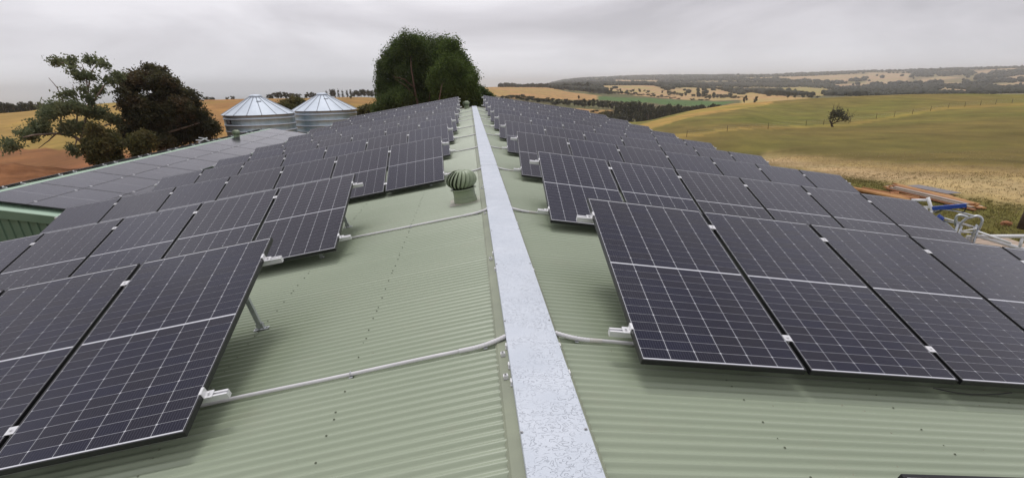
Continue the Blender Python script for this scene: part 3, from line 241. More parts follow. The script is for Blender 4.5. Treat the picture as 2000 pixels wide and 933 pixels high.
DARKB=[[[-27.11,53.67,-3.69],[-26.75,53.85,-1.82],[-26.51,53.97,-0.19],[-26.57,53.94,1.21],[-26.85,53.8,2.08]],[[-26.51,53.97,-0.19],[-25.63,54.39,0.99],[-25.14,54.61,1.66]],[[-26.63,53.91,-1.0],[-27.29,53.59,0.24],[-27.78,53.34,1.24]],[[-26.61,53.92,-1.21],[-25.24,54.57,-0.24],[-24.43,54.93,0.55]],[[-26.75,53.85,-1.82],[-28.09,53.17,-1.13]],[[-26.82,53.82,-2.11],[-24.07,55.09,-1.34]],[[-26.57,53.94,1.21],[-25.8,54.31,1.98]],[[-26.43,54.01,0.41],[-27.2,53.63,1.54]]]
SHRUBS={'bush_gum': [[-27.52,46.64,-2.27,1.14,0.91],[-27.69,46.53,-1.26,0.41,0.6],[-27.96,47.53,-1.87,1.0,0.7],[-27.91,46.41,-2.57,0.99,0.53]],'bush_dark': [[-25.18,46.79,-2.24,0.62,0.62],[-24.66,47.07,-1.84,0.46,0.39]]}
PINE_A=[[-5.98,64.47,5.53,1.78,1.15],[-7.87,66.01,4.2,1.62,1.41],[-5.37,64.88,4.37,2.13,1.49],[-8.98,67.01,2.76,1.33,1.22],[-6.3,64.42,2.68,1.82,1.28],[-4.1,66.87,5.18,1.75,1.42],[-3.81,67.96,3.22,1.92,1.69],[-9.49,66.49,1.25,1.0,1.22],[-8.48,67.66,0.97,1.59,1.47],[-4.8,67.56,1.43,2.04,1.48],[-3.15,67.8,4.22,1.68,1.68],[-7.05,63.82,0.25,2.37,1.08],[-8.98,65.73,-0.53,1.67,1.0],[-4.25,65.23,-0.09,2.22,1.0]]
PINE_B=[[-2.04,62.73,4.84,1.03,1.03],[-1.34,63.91,3.72,1.17,1.17],[-0.72,63.92,2.84,1.29,1.29],[-1.95,61.79,3.28,1.44,1.44],[-2.6,61.64,1.65,1.35,1.25],[-0.81,61.28,1.39,1.35,1.24],[0.17,63.96,0.37,1.09,0.87],[-1.75,64.27,0.14,2.19,0.99],[-0.25,61.37,2.09,0.93,0.93],[-3.03,61.49,2.36,1.13,1.13]]
PINEB=[[[-5.79,62.26,-1.96],[-5.66,62.27,-0.23],[-5.82,62.46,1.22],[-5.94,62.75,2.65],[-5.97,63.75,4.09],[-6.09,65.74,5.61]],[[-5.77,62.36,0.26],[-6.46,61.69,1.24],[-7.52,61.58,1.96]],[[-5.82,62.36,1.13],[-6.63,61.68,1.94],[-7.69,61.56,2.19]],[[-5.89,62.55,2.08],[-6.68,61.87,2.55],[-7.28,62.11,3.21]],[[-5.92,62.75,2.41],[-5.04,62.32,3.1],[-4.48,62.86,3.95]],[[-5.68,62.27,0.5],[-6.8,61.46,0.29],[-8.06,61.51,0.41]],[[-4.68,62.85,-2.02],[-4.45,62.46,-0.01],[-4.1,62.48,1.43],[-3.81,63.9,3.12]],[[-5.1,62.82,-2.01],[-4.93,62.23,0.24],[-5.0,62.42,1.69]]]
PINEB2=[[[-3.33,59.42,-1.85],[-3.26,59.43,0.04],[-2.97,59.94,1.19],[-2.42,61.96,2.59]],[[-3.18,59.43,0.27],[-2.46,59.46,1.09],[-1.63,59.99,1.63]],[[-3.24,59.43,0.18],[-3.55,59.51,1.2],[-3.38,59.92,2.12]]]
BUSHES=[('olive',[[-22.5,78.94,-0.71,1.7,0.91],[-23.1,76.68,-1.03,1.27,0.76],[-21.29,77.2,-1.69,1.54,1.03],[-21.9,74.95,-2.33,1.5,1.0]]),('olive',[[-12.95,76.97,-1.49,1.56,0.65],[-11.58,77.18,-1.89,1.31,0.65],[-14.04,76.78,-1.82,0.91,0.58]]),('darkshrub',[[0.89,63.99,0.6,0.66,0.44],[1.52,63.97,0.09,0.66,0.44],[0.39,62.0,-0.09,0.74,0.53]])]
LONE={'base': [94.27,141.99,-10.41],'br': [[[94.48,141.85,-10.47],[93.68,142.38,-9.85],[93.25,142.67,-8.98],[93.29,142.64,-7.22],[93.5,142.5,-5.98]],[[93.68,142.38,-9.85],[94.59,141.78,-9.21],[95.66,141.06,-9.0],[96.63,140.4,-8.3],[97.25,139.97,-7.92]],[[94.59,141.78,-9.21],[95.04,141.48,-8.2],[95.11,141.43,-6.71]],[[93.63,142.42,-9.48],[94.0,142.17,-7.96],[94.12,142.09,-6.1]],[[95.65,141.07,-8.94],[96.14,140.73,-7.69],[96.4,140.55,-6.82]],[[94.04,142.14,-8.21],[94.65,141.74,-6.96],[94.7,141.71,-5.97]]],'pads': [[93.89,142.24,-7.22,1.34,1.47],[95.0,141.5,-7.95,1.6,1.2],[96.49,140.49,-8.05,1.19,0.8],[93.5,142.5,-7.97,0.8,1.21],[95.24,141.34,-6.95,1.06,0.93]]}
SCAF={'hoop': [[9.361,9.719,-1.637],[9.339,9.742,-1.292],[9.348,9.732,-1.176],[9.388,9.692,-1.096],[9.44,9.641,-1.056],[9.504,9.576,-1.024],[9.549,9.529,-1.056],[9.568,9.509,-1.134],[9.56,9.518,-1.279],[9.545,9.533,-1.595]],'hoop2': [[9.136,9.59,-1.506],[9.108,9.618,-1.2],[9.092,9.633,-1.039],[9.131,9.595,-0.992],[9.218,9.509,-1.017]],'post': [[8.856,10.197,-0.755],[8.95,10.111,-1.002]],'r1': [[8.654,10.374,-0.833],[8.871,10.183,-0.805]],'r2': [[8.811,10.237,-0.959],[8.94,10.121,-0.941]],'beam': [[8.943,10.118,-0.961],[9.343,9.737,-0.839]],'bluecap': [[9.032,10.036,-1.105],[9.114,9.959,-1.176]],'b1': [[9.085,9.986,-1.117],[9.308,9.772,-1.183],[9.501,9.578,-1.24]],'b2': [[9.091,9.981,-1.148],[9.227,9.851,-1.282],[9.35,9.731,-1.427]],'b3': [[9.175,9.552,-1.311],[9.355,9.37,-1.213]],'b4': [[9.341,9.74,-1.376],[9.531,9.547,-1.347]],'b5': [[9.122,9.951,-1.185],[9.392,9.689,-1.219],[9.475,9.605,-1.255]],'cab': [[8.963,10.1,-1.0],[9.02,10.047,-1.033],[9.1,9.972,-0.948],[9.195,9.882,-0.954],[9.308,9.772,-0.977],[9.339,9.741,-0.951],[9.345,9.735,-0.848]],'arm': [[8.982,10.082,-1.039],[9.041,10.028,-0.968],[9.196,9.88,-0.964],[9.335,9.746,-0.993],[9.446,9.634,-1.024],[9.493,9.587,-1.026]],'g1': [[9.561,9.517,-1.419],[10.177,8.834,-1.268]],'g2': [[9.558,9.519,-1.404],[10.038,8.997,-1.544],[10.133,8.887,-1.569]],'g3': [[9.376,9.349,-1.269],[9.751,8.945,-1.414]],'gp': [[10.028,9.008,-1.315],[10.032,9.004,-1.566]],'deck': [[9.39,9.691,-1.45],[9.544,9.535,-1.417],[9.954,9.092,-1.567],[9.565,9.513,-1.707]]}
# ------------------------------------------------------------------ helpers
class MB:
    """collects shapes into one mesh"""
    def __init__(s): s.v = []; s.f = []; s.m = []
    def add(s, vs, fs, mi=0):
        o = len(s.v); s.v += [tuple(v) for v in vs]; s.f += [tuple(i+o for i in f) for f in fs]; s.m += [mi]*len(fs); return s
    def box(s, x0, x1, y0, y1, z0, z1, T=None, mi=0):
        vs = [Vector((x, y, z)) for z in (z0, z1) for y in (y0, y1) for x in (x0, x1)]
        if T is not None: vs = [T @ v for v in vs]
        return s.add(vs, [(0, 2, 3, 1), (4, 5, 7, 6), (0, 1, 5, 4), (2, 6, 7, 3), (0, 4, 6, 2), (1, 3, 7, 5)], mi)
    def tube(s, pts, r, n=8, mi=0, caps=True):
        pts = [Vector(p) for p in pts]; k = len(pts); rs = r if isinstance(r, (list, tuple)) else [r]*k
        rings = []; ref = None
        for i, p in enumerate(pts):
            d = (pts[min(i+1, k-1)]-pts[max(i-1, 0)]).normalized()
            if ref is None: ref = Vector((0, 0, 1)) if abs(d.z) < 0.9 else Vector((1, 0, 0))
            a = d.cross(ref).normalized(); b = d.cross(a).normalized(); ref = -b if False else ref
            rings.append([p+(a*math.cos(2*math.pi*j/n)+b*math.sin(2*math.pi*j/n))*rs[i] for j in range(n)])
        vs = [v for rg in rings for v in rg]; fs = []
        for i in range(k-1):
            for j in range(n):
                j2 = (j+1) % n; fs.append((i*n+j, i*n+j2, (i+1)*n+j2, (i+1)*n+j))
        if caps: fs += [tuple(range(n))[::-1], tuple((k-1)*n+j for j in range(n))]
        return s.add(vs, fs, mi)
    def lathe(s, prof, n=24, c=(0, 0, 0), mi=0):
        vs = []; fs = []; k = len(prof)
        for (r, z) in prof:
            for j in range(n):
                a = 2*math.pi*j/n; vs.append((c[0]+r*math.cos(a), c[1]+r*math.sin(a), c[2]+z))
        for i in range(k-1):
            for j in range(n):
                j2 = (j+1) % n; fs.append((i*n+j, i*n+j2, (i+1)*n+j2, (i+1)*n+j))
        return s.add(vs, fs, mi)
    def prism(s, prof, a, b, T=None, mi=0):
        """profile (x,z) pairs swept along y from a to b"""
        n = len(prof); vs = [Vector((x, y, z)) for y in (a, b) for x, z in prof]
        if T is not None: vs = [T @ v for v in vs]
        return s.add(vs, [(i, (i+1) % n, n+(i+1) % n, n+i) for i in range(n)]+[tuple(range(n))[::-1], tuple(range(n, 2*n))], mi)
    def mesh(s, name, mats, smooth=False):
        me = bpy.data.meshes.new(name); me.from_pydata(s.v, [], s.f)
        for m in (mats if isinstance(mats, (list, tuple)) else [mats]): me.materials.append(m)
        if any(s.m): me.polygons.foreach_set('material_index', s.m)
        if smooth: me.polygons.foreach_set('use_smooth', [True]*len(s.f))
        me.update(); return me
def link(name, me, parent=None, mw=None):
    o = bpy.data.objects.new(name, me); COLL.objects.link(o)
    if parent is not None: o.parent = parent
    if mw is not None: o.matrix_local = mw
    return o
def tag(o, label=None, cat=None, group=None, kind=None):
    if label: o['label'] = label
    if cat: o['category'] = cat
    if group: o['group'] = group
    if kind: o['kind'] = kind
    return o
def root(name, label, cat, mw=None, group=None):
    o = bpy.data.objects.new(name, None); COLL.objects.link(o); o.empty_display_size = 0.2
    if mw is not None: o.matrix_world = mw
    return tag(o, label, cat, group)
def T(x=0, y=0, z=0): return Matrix.Translation((x, y, z))
def basis(o, ex, ey, ez): return Matrix(((ex.x, ey.x, ez.x, o.x), (ex.y, ey.y, ez.y, o.y), (ex.z, ey.z, ez.z, o.z), (0, 0, 0, 1)))
ORD = ['front', 'first', 'second', 'third', 'fourth', 'fifth', 'sixth', 'seventh', 'eighth', 'ninth', 'tenth']

# ------------------------------------------------------------------ terrain (heights by bearing and distance, measured)
LG = np.linspace(np.log(6.), np.log(40000.), 260)
def smooth1(a, n):
    k = np.hanning(2*n+3)[1:-1]; k /= k.sum(); return np.convolve(np.pad(a, n, mode='edge'), k, 'valid')
_A = np.array([c[0] for c in COLS]); _Z = np.array([smooth1(np.interp(LG, np.log([q[0] for q in l]), [q[1] for q in l]), 3) for _, l in COLS])
_AF = np.arange(-180, 180.01, .5)
_T = np.array([smooth1(np.interp(_AF, _A, _Z[:, j]), 5) for j in range(len(LG))])
def terr(x, y):
    x = np.asarray(x, float); y = np.asarray(y, float)
    D = np.maximum(np.hypot(x+.294, y), 6.01); a = np.degrees(np.arctan2(x+.294, y))
    i = np.clip((np.log(D)-LG[0])/(LG[1]-LG[0]), 0, len(LG)-1.001); j = np.clip((a+180)/.5, 0, len(_AF)-1.001)
    i0 = i.astype(int); j0 = j.astype(int); fi = i-i0; fj = j-j0
    return _T[i0, j0]*(1-fi)*(1-fj)+_T[i0+1, j0]*fi*(1-fj)+_T[i0, j0+1]*(1-fi)*fj+_T[i0+1, j0+1]*fi*fj
def inside(px, py, poly):
    r = np.zeros(px.shape, bool); n = len(poly)
    for i in range(n):
        x1, y1 = poly[i]; x2, y2 = poly[(i+1) % n]
        if y1 == y2: continue
        c = ((y1 > py) != (y2 > py)) & (px < (x2-x1)*(py-y1)/(y2-y1)+x1); r ^= c
    return r
FP = [(n, np.array(c), [(p[0], math.log(p[1])) for p in pl]) for n, c, pl in FIELDS]
def wob(a, l): return 0.12*np.sin(a*2.3+l*9)+0.08*np.sin(a*5.1-l*17)
def landcolour(a, D):
    """land cover: what grows or lies there"""
    l = np.log(D); aj = a+wob(a, l)*0.6; lj = l+wob(l*7, a*.2)*0.03
    c = np.empty(a.shape+(3,))
    c[:] = (.22, .155, .085)
    c[(D < 960) & (D > 375)] = (.13, .105, .055)
    c[(a < 2) & (D < 700)] = (.31, .165, .06)
    c[(a < -2) & (D >= 600)] = (.10, .105, .10)
    right = (a >= 2) & (D < 375)
    c[right] = (.182, .138, .040)
    t = np.clip((D-60)/160, 0, 1)[..., None]
    c[right] = (c*(1-.25*(1-t))+np.array((.03, .02, .01))*t*.0)[right]
    c[(np.hypot(D*np.sin(np.radians(a)), D*np.cos(np.radians(a))) < 24)] = (.2, .15, .07)
    for n, col, pl in FP: c[inside(aj, lj, pl)] = col
    return c
az = np.concatenate([np.arange(-180, -46, 4.), np.arange(-46, 58, .34), np.arange(58, 180, 4.)])
dd = np.concatenate([[6.], np.exp(np.arange(np.log(6.6), np.log(40000), .026))])
AA, DDm = np.meshgrid(az, dd)
X = -.294+DDm*np.sin(np.radians(AA)); Y = DDm*np.cos(np.radians(AA)); Z = terr(X, Y)
und = 0.10*np.sin(X*.21+Y*.13)*np.sin(Y*.17-X*.07)*np.clip((DDm-35)/40, 0, 1)+.9*np.sin(X*.011)*np.sin(Y*.013)*np.clip((DDm-500)/600, 0, 1)
Z = Z+und
col = landcolour(AA, DDm)
k_ = np.hanning(9)[1:-1]; k_ /= k_.sum(); sm_ = sum(w_*np.roll(col, q_, 0) for w_, q_ in zip(k_, range(-3, 4)))
near_ = ((AA > 2) & (DDm < 140))[..., None]; col = np.where(near_, sm_, col)
nr, nc = AA.shape
verts = np.stack([X, Y, Z], -1).reshape(-1, 3)
idx = np.arange(nr*nc).reshape(nr, nc); nx = np.roll(idx, -1, 1)
quads = np.stack([idx[:-1], nx[:-1], nx[1:], idx[1:]], -1).reshape(-1, 4)[:, ::-1]
centre = len(verts); verts = np.vstack([verts, [[-.294, 0, -5.5]]])
tris = np.stack([idx[0], nx[0], np.full(nc, centre)], -1)
me = bpy.data.meshes.new('ground'); me.from_pydata(verts.tolist(), [], quads.tolist()+tris.tolist())
at = me.color_attributes.new('land', 'FLOAT_COLOR', 'POINT')
cc = np.ones((len(verts), 4)); cc[:-1, :3] = col.reshape(-1, 3); cc[-1, :3] = (.2, .15, .07)
at.data.foreach_set('color', cc.ravel()); me.materials.append(M['land'])
me.polygons.foreach_set('use_smooth', [True]*len(me.polygons)); me.update()
tag(link('ground', me), kind='structure')

# ------------------------------------------------------------------ the long shed with the corrugated green roof
A = 0.1526511; cA, sA = math.cos(A), math.sin(A)
def roof_frame(side, s=0.0, y=0.0, h=0.0):
    """x always towards +X along the slope, z along the roof normal"""
    ex = Vector((cA, 0, -sA*side)) if side > 0 else Vector((cA, 0, sA)); ez = Vector((sA*side, 0, cA)); ey = Vector((0, 1, 0))
    return basis(ex*(s*side)+ez*h+ey*y, ex, ey, ez)
shed = root('farm_shed', 'long shed with pale green corrugated gable roof carrying tilted solar rows', 'shed')
PIT = 0.0762
def sheet_mesh(name, s0, s1):
    n = 10*8+5; ys = [i*PIT/8 for i in range(n)]; me_ = MB(); vs = []; fs = []
    for i, y in enumerate(ys):
        z = 0.0105*(2*((1+math.cos(2*math.pi*y/PIT))/2)**1.35-1)+(0.0032 if i > 72 else 0.0)
        for x in (s0, (s0+s1)/2, s1): vs.append((x, y, z))
    for i in range(n-1):
        for j in (0, 1): fs.append((i*3+j, i*3+j+1, (i+1)*3+j+1, (i+1)*3+j))
    e = len(vs)
    for j in range(3): v = vs[(n-1)*3+j]; vs.append((v[0], v[1]+0.0006, v[2]-0.0030))
    for j in (0, 1): fs.append(((n-1)*3+j, (n-1)*3+j+1, e+j+1, e+j))
    me_.add(vs, fs); return me_.mesh(name, M['roof'], True)
Y0R, Y1R = -3.17, 41.75; NS = int(round((Y1R-Y0R)/(10*PIT)))
SH = {('R', 0): sheet_mesh('roof_sheet', 0.03, 7.25), ('R', 1): sheet_mesh('roof_sheet', 0.03, 8.2), ('L', 1): sheet_mesh('roof_sheet', -8.2, -0.03)}
for i in range(NS):
    y = Y0R+i*10*PIT
    link('roof_sheet', SH[('R', 0 if y < 8.6 else 1)], shed, roof_frame(1, 0, y))
    link('roof_sheet', SH[('L', 1)], shed, roof_frame(-1, 0, y))
YE = Y0R+NS*10*PIT
# walls of the shed
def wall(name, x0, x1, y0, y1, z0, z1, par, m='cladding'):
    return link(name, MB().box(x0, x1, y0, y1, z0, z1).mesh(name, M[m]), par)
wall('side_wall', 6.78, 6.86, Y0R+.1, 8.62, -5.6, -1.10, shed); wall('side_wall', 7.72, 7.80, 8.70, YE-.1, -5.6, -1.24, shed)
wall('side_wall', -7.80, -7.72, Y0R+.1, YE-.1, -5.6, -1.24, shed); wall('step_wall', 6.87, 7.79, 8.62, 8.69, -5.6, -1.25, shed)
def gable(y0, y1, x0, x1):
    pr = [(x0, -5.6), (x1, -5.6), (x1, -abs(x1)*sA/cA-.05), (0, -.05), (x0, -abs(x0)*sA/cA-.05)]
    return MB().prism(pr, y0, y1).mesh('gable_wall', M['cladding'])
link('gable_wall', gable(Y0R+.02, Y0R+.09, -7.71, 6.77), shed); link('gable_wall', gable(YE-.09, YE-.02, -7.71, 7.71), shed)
for side, s, ya, yb in ((1, 7.27, Y0R, 8.6), (1, 8.22, 8.62, YE), (-1, 8.22, Y0R, YE)):
    link('gutter', MB().prism([(0, .02), (0, -.12), (.12, -.12), (.12, .0), (.11, .0), (.11, -.11), (.01, -.11), (.01, .02)] if side > 0 else [(0, .02), (.01*-1, .02), (-.01, -.11), (-.11, -.11), (-.11, 0), (-.12, 0), (-.12, -.12), (0, -.12)], ya, yb, T(side*s*cA, 0, -s*sA-.03)).mesh('gutter', M['lowgreen']), shed)
# ridge: green flashing under a white filmed cable cap
for side in (1, -1):
    q = .222 if side < 0 else .176; pr = [(0.0, .016), (q, .016), (q+.016, .006), (q+.014, .002), (q-.002, .012), (0.0, .012)]
    if side < 0: pr = [(-x, z) for x, z in pr][::-1]
    link('ridge_flashing', MB().prism(pr, Y0R, YE, roof_frame(side, 0, 0)).mesh('ridge_flashing', M['green_flash']), shed)
cuts = [Y0R-.02, 11.33, 21.4, 31.2, YE+.02]
for i in range(4):
    a, b = cuts[i]+.002, cuts[i+1]-.002; k = .0015*(i % 2)
    hw = .1625+k; m_ = MB(); n = max(8, int((b-a)/.25)); vs = []; fs = []
    prof = [(-hw, -.028), (-hw, .024+k), (-hw+.003, .029+k), (-.08, .0315+k), (0, .033+k), (.08, .0315+k), (hw-.003, .029+k), (hw, .024+k), (hw, -.028)]
    for q in range(n+1):
        y = a+(b-a)*q/n; wv = .0012*math.sin(y*2.1)+.0009*math.sin(y*5.3+1)
        for (x, z) in prof: vs.append((x+.0008*math.sin(y*1.7), y, z+wv))
    p = len(prof)
    for q in range(n):
        for j in range(p-1): fs.append((q*p+j, q*p+j+1, (q+1)*p+j+1, (q+1)*p+j))
    fs += [tuple(range(p))[::-1] if False else tuple(range(p)), tuple(n*p+j for j in range(p))[::-1]]
    link('ridge_cap', m_.add(vs, [f[::-1] for f in fs]).mesh('ridge_cap', M['cap']), shed)
def screw(mb, Tm, r=.0055, h=.006, mi=0):
    n = 6; vs = [Tm @ Vector((r*1.7*math.cos(j*math.pi/4), r*1.7*math.sin(j*math.pi/4), .001)) for j in range(8)]
    mb.add(vs, [tuple(range(8))], mi)
    vs = [Tm @ Vector((r*k*math.cos(j*math.pi/3), r*k*math.sin(j*math.pi/3), z)) for k, z in ((1, .001), (.9, h)) for j in range(n)]
    mb.add(vs, [(j, (j+1) % n, n+(j+1) % n, n+j) for j in range(n)]+[tuple(range(n, 2*n))], mi)
mb = MB()
for y in np.arange(-.45, 34, 1.295):
    for x in (-.153, .149): screw(mb, T(x+random.uniform(-.004, .004), y+random.uniform(-.03, .03), .0295), .0055)
tag(link('cap_screws', mb.mesh('cap_screws', M['steel_bolt']), shed), kind='stuff')
mb = MB()
for side in (1, -1):
    for s in (1.175, 2.165, 3.16, 4.15):
        for i in range(-14, 190):
            if i % 3 and not (i % 7 == 0): continue
            y = round((i*PIT-Y0R)/PIT)*PIT+Y0R
            screw(mb, roof_frame(side, s+random.uniform(-.006, .006), y, .0106), .0042, .005)
tag(link('roof_screws', mb.mesh('roof_screws', M['dark_screw']), shed), kind='stuff')
mb = MB()
for i in range(150):
    side = random.choice((1, -1)); s = random.uniform(.3, 3.5); y = 1.4+random.random()**1.6*9
    Tm = roof_frame(side, s, y, .010) @ Matrix.Rotation(random.uniform(0, 6.3), 4, 'Z') @ Matrix.Rotation(random.uniform(-.3, .3), 4, 'X')
    a = random.uniform(.002, .0075); b = a*random.uniform(.3, .9)
    mb.add([Tm @ Vector(v) for v in ((-a, -b*.6, 0), (a*.2, -b, .001), (a, b*.2, 0), (-a*.1, b, .002))], [(0, 1, 2, 3)])
tag(link('roof_debris', mb.mesh('roof_debris', M['bark']), shed), kind='stuff')
# small brackets along the cap
mb = MB(); mb.box(-.014, .014, -.014, .014, .0, .022); mb.box(-.010, .010, -.010, .010, .022, .026)
BR = mb.mesh('cap_bracket', M['alu']); mbb = MB(); screw(mbb, T(0, 0, .026), .005, .006); BRB = mbb.mesh('bolt', M['steel_bolt'])
mb = MB(); mb.box(-.004, .004, -.022, .022, -.02, .012); mb.box(-.006, .006, -.03, -.024, -.012, -.004); mb.box(-.006, .006, .026, .033, -.014, -.006)
BT = mb.mesh('cap_tab', M['white'])
for x, y in ((-.192, 2.735), (-.193, 3.02), (-.19, 5.04), (-.19, 7.05), (-.19, 8.9)):
    b = link('cap_bracket', BR, shed, roof_frame(-1, .192, y, .016)); link('bolt', BRB, b)
for y in (2.66, 2.86, 3.12, 4.7, 5.2, 7.3, 9.1, 11.2): link('cap_tab', BT, shed, T(-.1685, y, .004))
for y in (2.71, 3.07, 4.6, 6.4, 8.1): link('cap_tab', BT, shed, T(.1685, y, .004))

# ------------------------------------------------------------------ solar panels
PW, PL_ = 1.038, 2.094
def frame_mesh():
    m = MB(); t = .035; lip = .0095
    for (x0, x1, y0, y1) in ((0, lip, 0, PL_), (PW-lip, PW, 0, PL_), (lip, PW-lip, 0, lip), (lip, PW-lip, PL_-lip, PL_)):
        m.box(x0, x1, y0, y1, -t, 0)
    return m.mesh('frame', M['black_frame'])
FRAME = frame_mesh()
def bs_mesh():
    m = MB(); m.box(.0095, PW-.0095, .0095, PL_-.0095, -.008, -.0022); return m.mesh('backsheet', M['backsheet'])
BSHEET = bs_mesh()
CW, CH = .1654, .0817; GX, GY = .0036, .0033
X00 = (PW-(6*CW+5*GX))/2
HALF = 12*CH+11*GY; MID = .0165; Y00 = (PL_-2*HALF-MID)/2
def cell_xy(c, r): return X00+c*(CW+GX), Y00+(r*(CH+GY) if r < 12 else HALF+MID+(r-12)*(CH+GY))
def cell_poly(upper):
    k = .0045
    return [(0, 0), (CW, 0), (CW, CH-k), (CW-k, CH), (k, CH), (0, CH-k)] if not upper else [(k, 0), (CW-k, 0), (CW, k), (CW, CH), (0, CH), (0, k)]
def cells_mesh(name, items, gx=0.0, gy=0.0):
    vs = []; fs = []; uv = []
    for x0, y0, up_ in items:
        o = len(vs); pl = [(x-gx/2+gx*(x > CW/2), y-gy/2+gy*(y > CH/2)) for x, y in cell_poly(up_)]
        vs += [(x0+x, y0+y, 0) for x, y in pl]; fs.append(tuple(range(o, o+6))); uv += [(x/CW, y/CH) for x, y in pl]
    me_ = bpy.data.meshes.new(name); me_.from_pydata(vs, [], fs); u = me_.uv_layers.new(name='UVMap')
    u.data.foreach_set('uv', np.array(uv).ravel()); me_.materials.append(M['cell']); me_.update(); return me_
CELLS = cells_mesh('solar_cells', [(*cell_xy(c, r), r % 2 == 1) for r in range(24) for c in range(6)])
_all = [(*cell_xy(c, r), r % 2 == 1) for r in range(24) for c in range(6)]
CELLS_B = cells_mesh('solar_cells', _all, .0012, .0026); CELLS_C = cells_mesh('solar_cells', _all, .0036, .0032)
CELL = {u: cells_mesh('cell', [(0, 0, u)]) for u in (False, True)}
ZC = -.0010
def panel(mw, label, single=False, group=None, cells=None):
    p = root('solar_panel', label, 'solar panel', mw, group)
    link('frame', FRAME, p); link('backsheet', BSHEET, p)
    if single:
        for r_ in range(24):
            for c in range(6):
                x, y = cell_xy(c, r_); link('cell', CELL[r_ % 2 == 1], p, T(x, y, ZC))
    else: tag(link('solar_cells', cells or CELLS, p, T(0, 0, ZC)), kind='stuff')
    return p
# rail, clamps, legs: shared meshes
RPROF = [(-.02, -.04), (.02, -.04), (.02, 0), (.007, 0), (.007, -.012), (-.007, -.012), (-.007, 0), (-.02, 0)]
def rail_mesh(length):
    # swept along x
    m = MB(); n = len(RPROF); vs = [(x, y, z) for x in (0, length) for y, z in RPROF]
    m.add(vs, [(i, (i+1) % n, n+(i+1) % n, n+i)[::-1] for i in range(n)]+[(0, 1, 2, 3, 4, 5, 6, 7), tuple(range(15, 7, -1))]); return m.mesh('rail', M['alu'])
mb = MB(); mb.box(-.026, .026, -.03, .03, .0, .004); mb.box(-.008, .008, -.025, .025, -.034, .0); screw(mb, T(0, 0, .004), .007, .007); MIDC = mb.mesh('mid_clamp', M['alu'])
def end_clamp(sg):
    m = MB(); m.box(min(0, sg*-.012), max(0, sg*-.012), -.03, .03, 0, .004); m.box(min(0, sg*.004), max(0, sg*.004), -.03, .03, -.034, .004)
    m.box(min(sg*.004, sg*.045), max(sg*.004, sg*.045), -.03, .03, -.034, -.029); screw(m, T(sg*.025, 0, -.029), .008, .012); return m.mesh('end_clamp', M['alu'])
ENDC = {1: end_clamp(1), -1: end_clamp(-1)}
def leg_mesh(h):
    m = MB(); m.box(-.018, .018, -.016, -.012, .004, h); m.box(-.018, -.014, -.016, .016, .004, h); m.box(.014, .018, -.016, .016, .004, h); return m.mesh('leg', M['galv'])
mb = MB(); mb.box(-.06, .06, -.028, .028, 0, .005); mb.box(-.026, -.021, -.02, .02, .005, .055); mb.box(.021, .026, -.02, .02, .005, .055)
for sx in (-.045, .045): screw(mb, T(sx, 0, .005), .008, .009)
FOOT = mb.mesh('leg_foot', M['galv'])
mb = MB(); mb.box(-.02, .02, -.027, -.022, 0, .085); mb.box(-.02, .02, -.022, .03, 0, .005); screw(mb, T(0, .012, .005), .007, .008); LFOOT = mb.mesh('rail_foot', M['galv'])
PITCHW = 1.06996
yR = [-1.0, 2.668, 6.294, 9.867, 13.567, 17.216, 21.004, 24.571, 28.342, 33.599, 39.027]
sR = [.665, .56, .541, .518, .512, .511, .513, .511, .506, .547, .548]
tR = [15.0]+[16.497+d for d in (-1.81, -1.08, -.53, -.45, -.31, .5, .42, .65, 1.24, 1.37)]
hR = [.14]+[.14+d for d in (.025, -.007, -.024, -.035, -.03, -.046, -.007, .027, .023, .039)]
nR = [2, 6, 6]+[7]*8
yL = [0, 2.623, 6.163, 9.914, 13.655, 17.157, 20.416, 24.593, 28.374, 33.655, 38.876]
sL = [0, 1.893, 1.88, .814, .821, .819, .78, .795, .827, .859, .913]
tL = [0]+[16.13+d for d in (-1.61, -1.84, -.66, -.5, -.24, -.54, .16, 1.11, 1.65, 2.44)]
hL = [0]+[.14+d for d in (.027, .022, -.024, -.025, -.031, 0, -.003, .021, .023, .024)]
nL = [0, 6, 6]+[7]*8
LEGS = {}
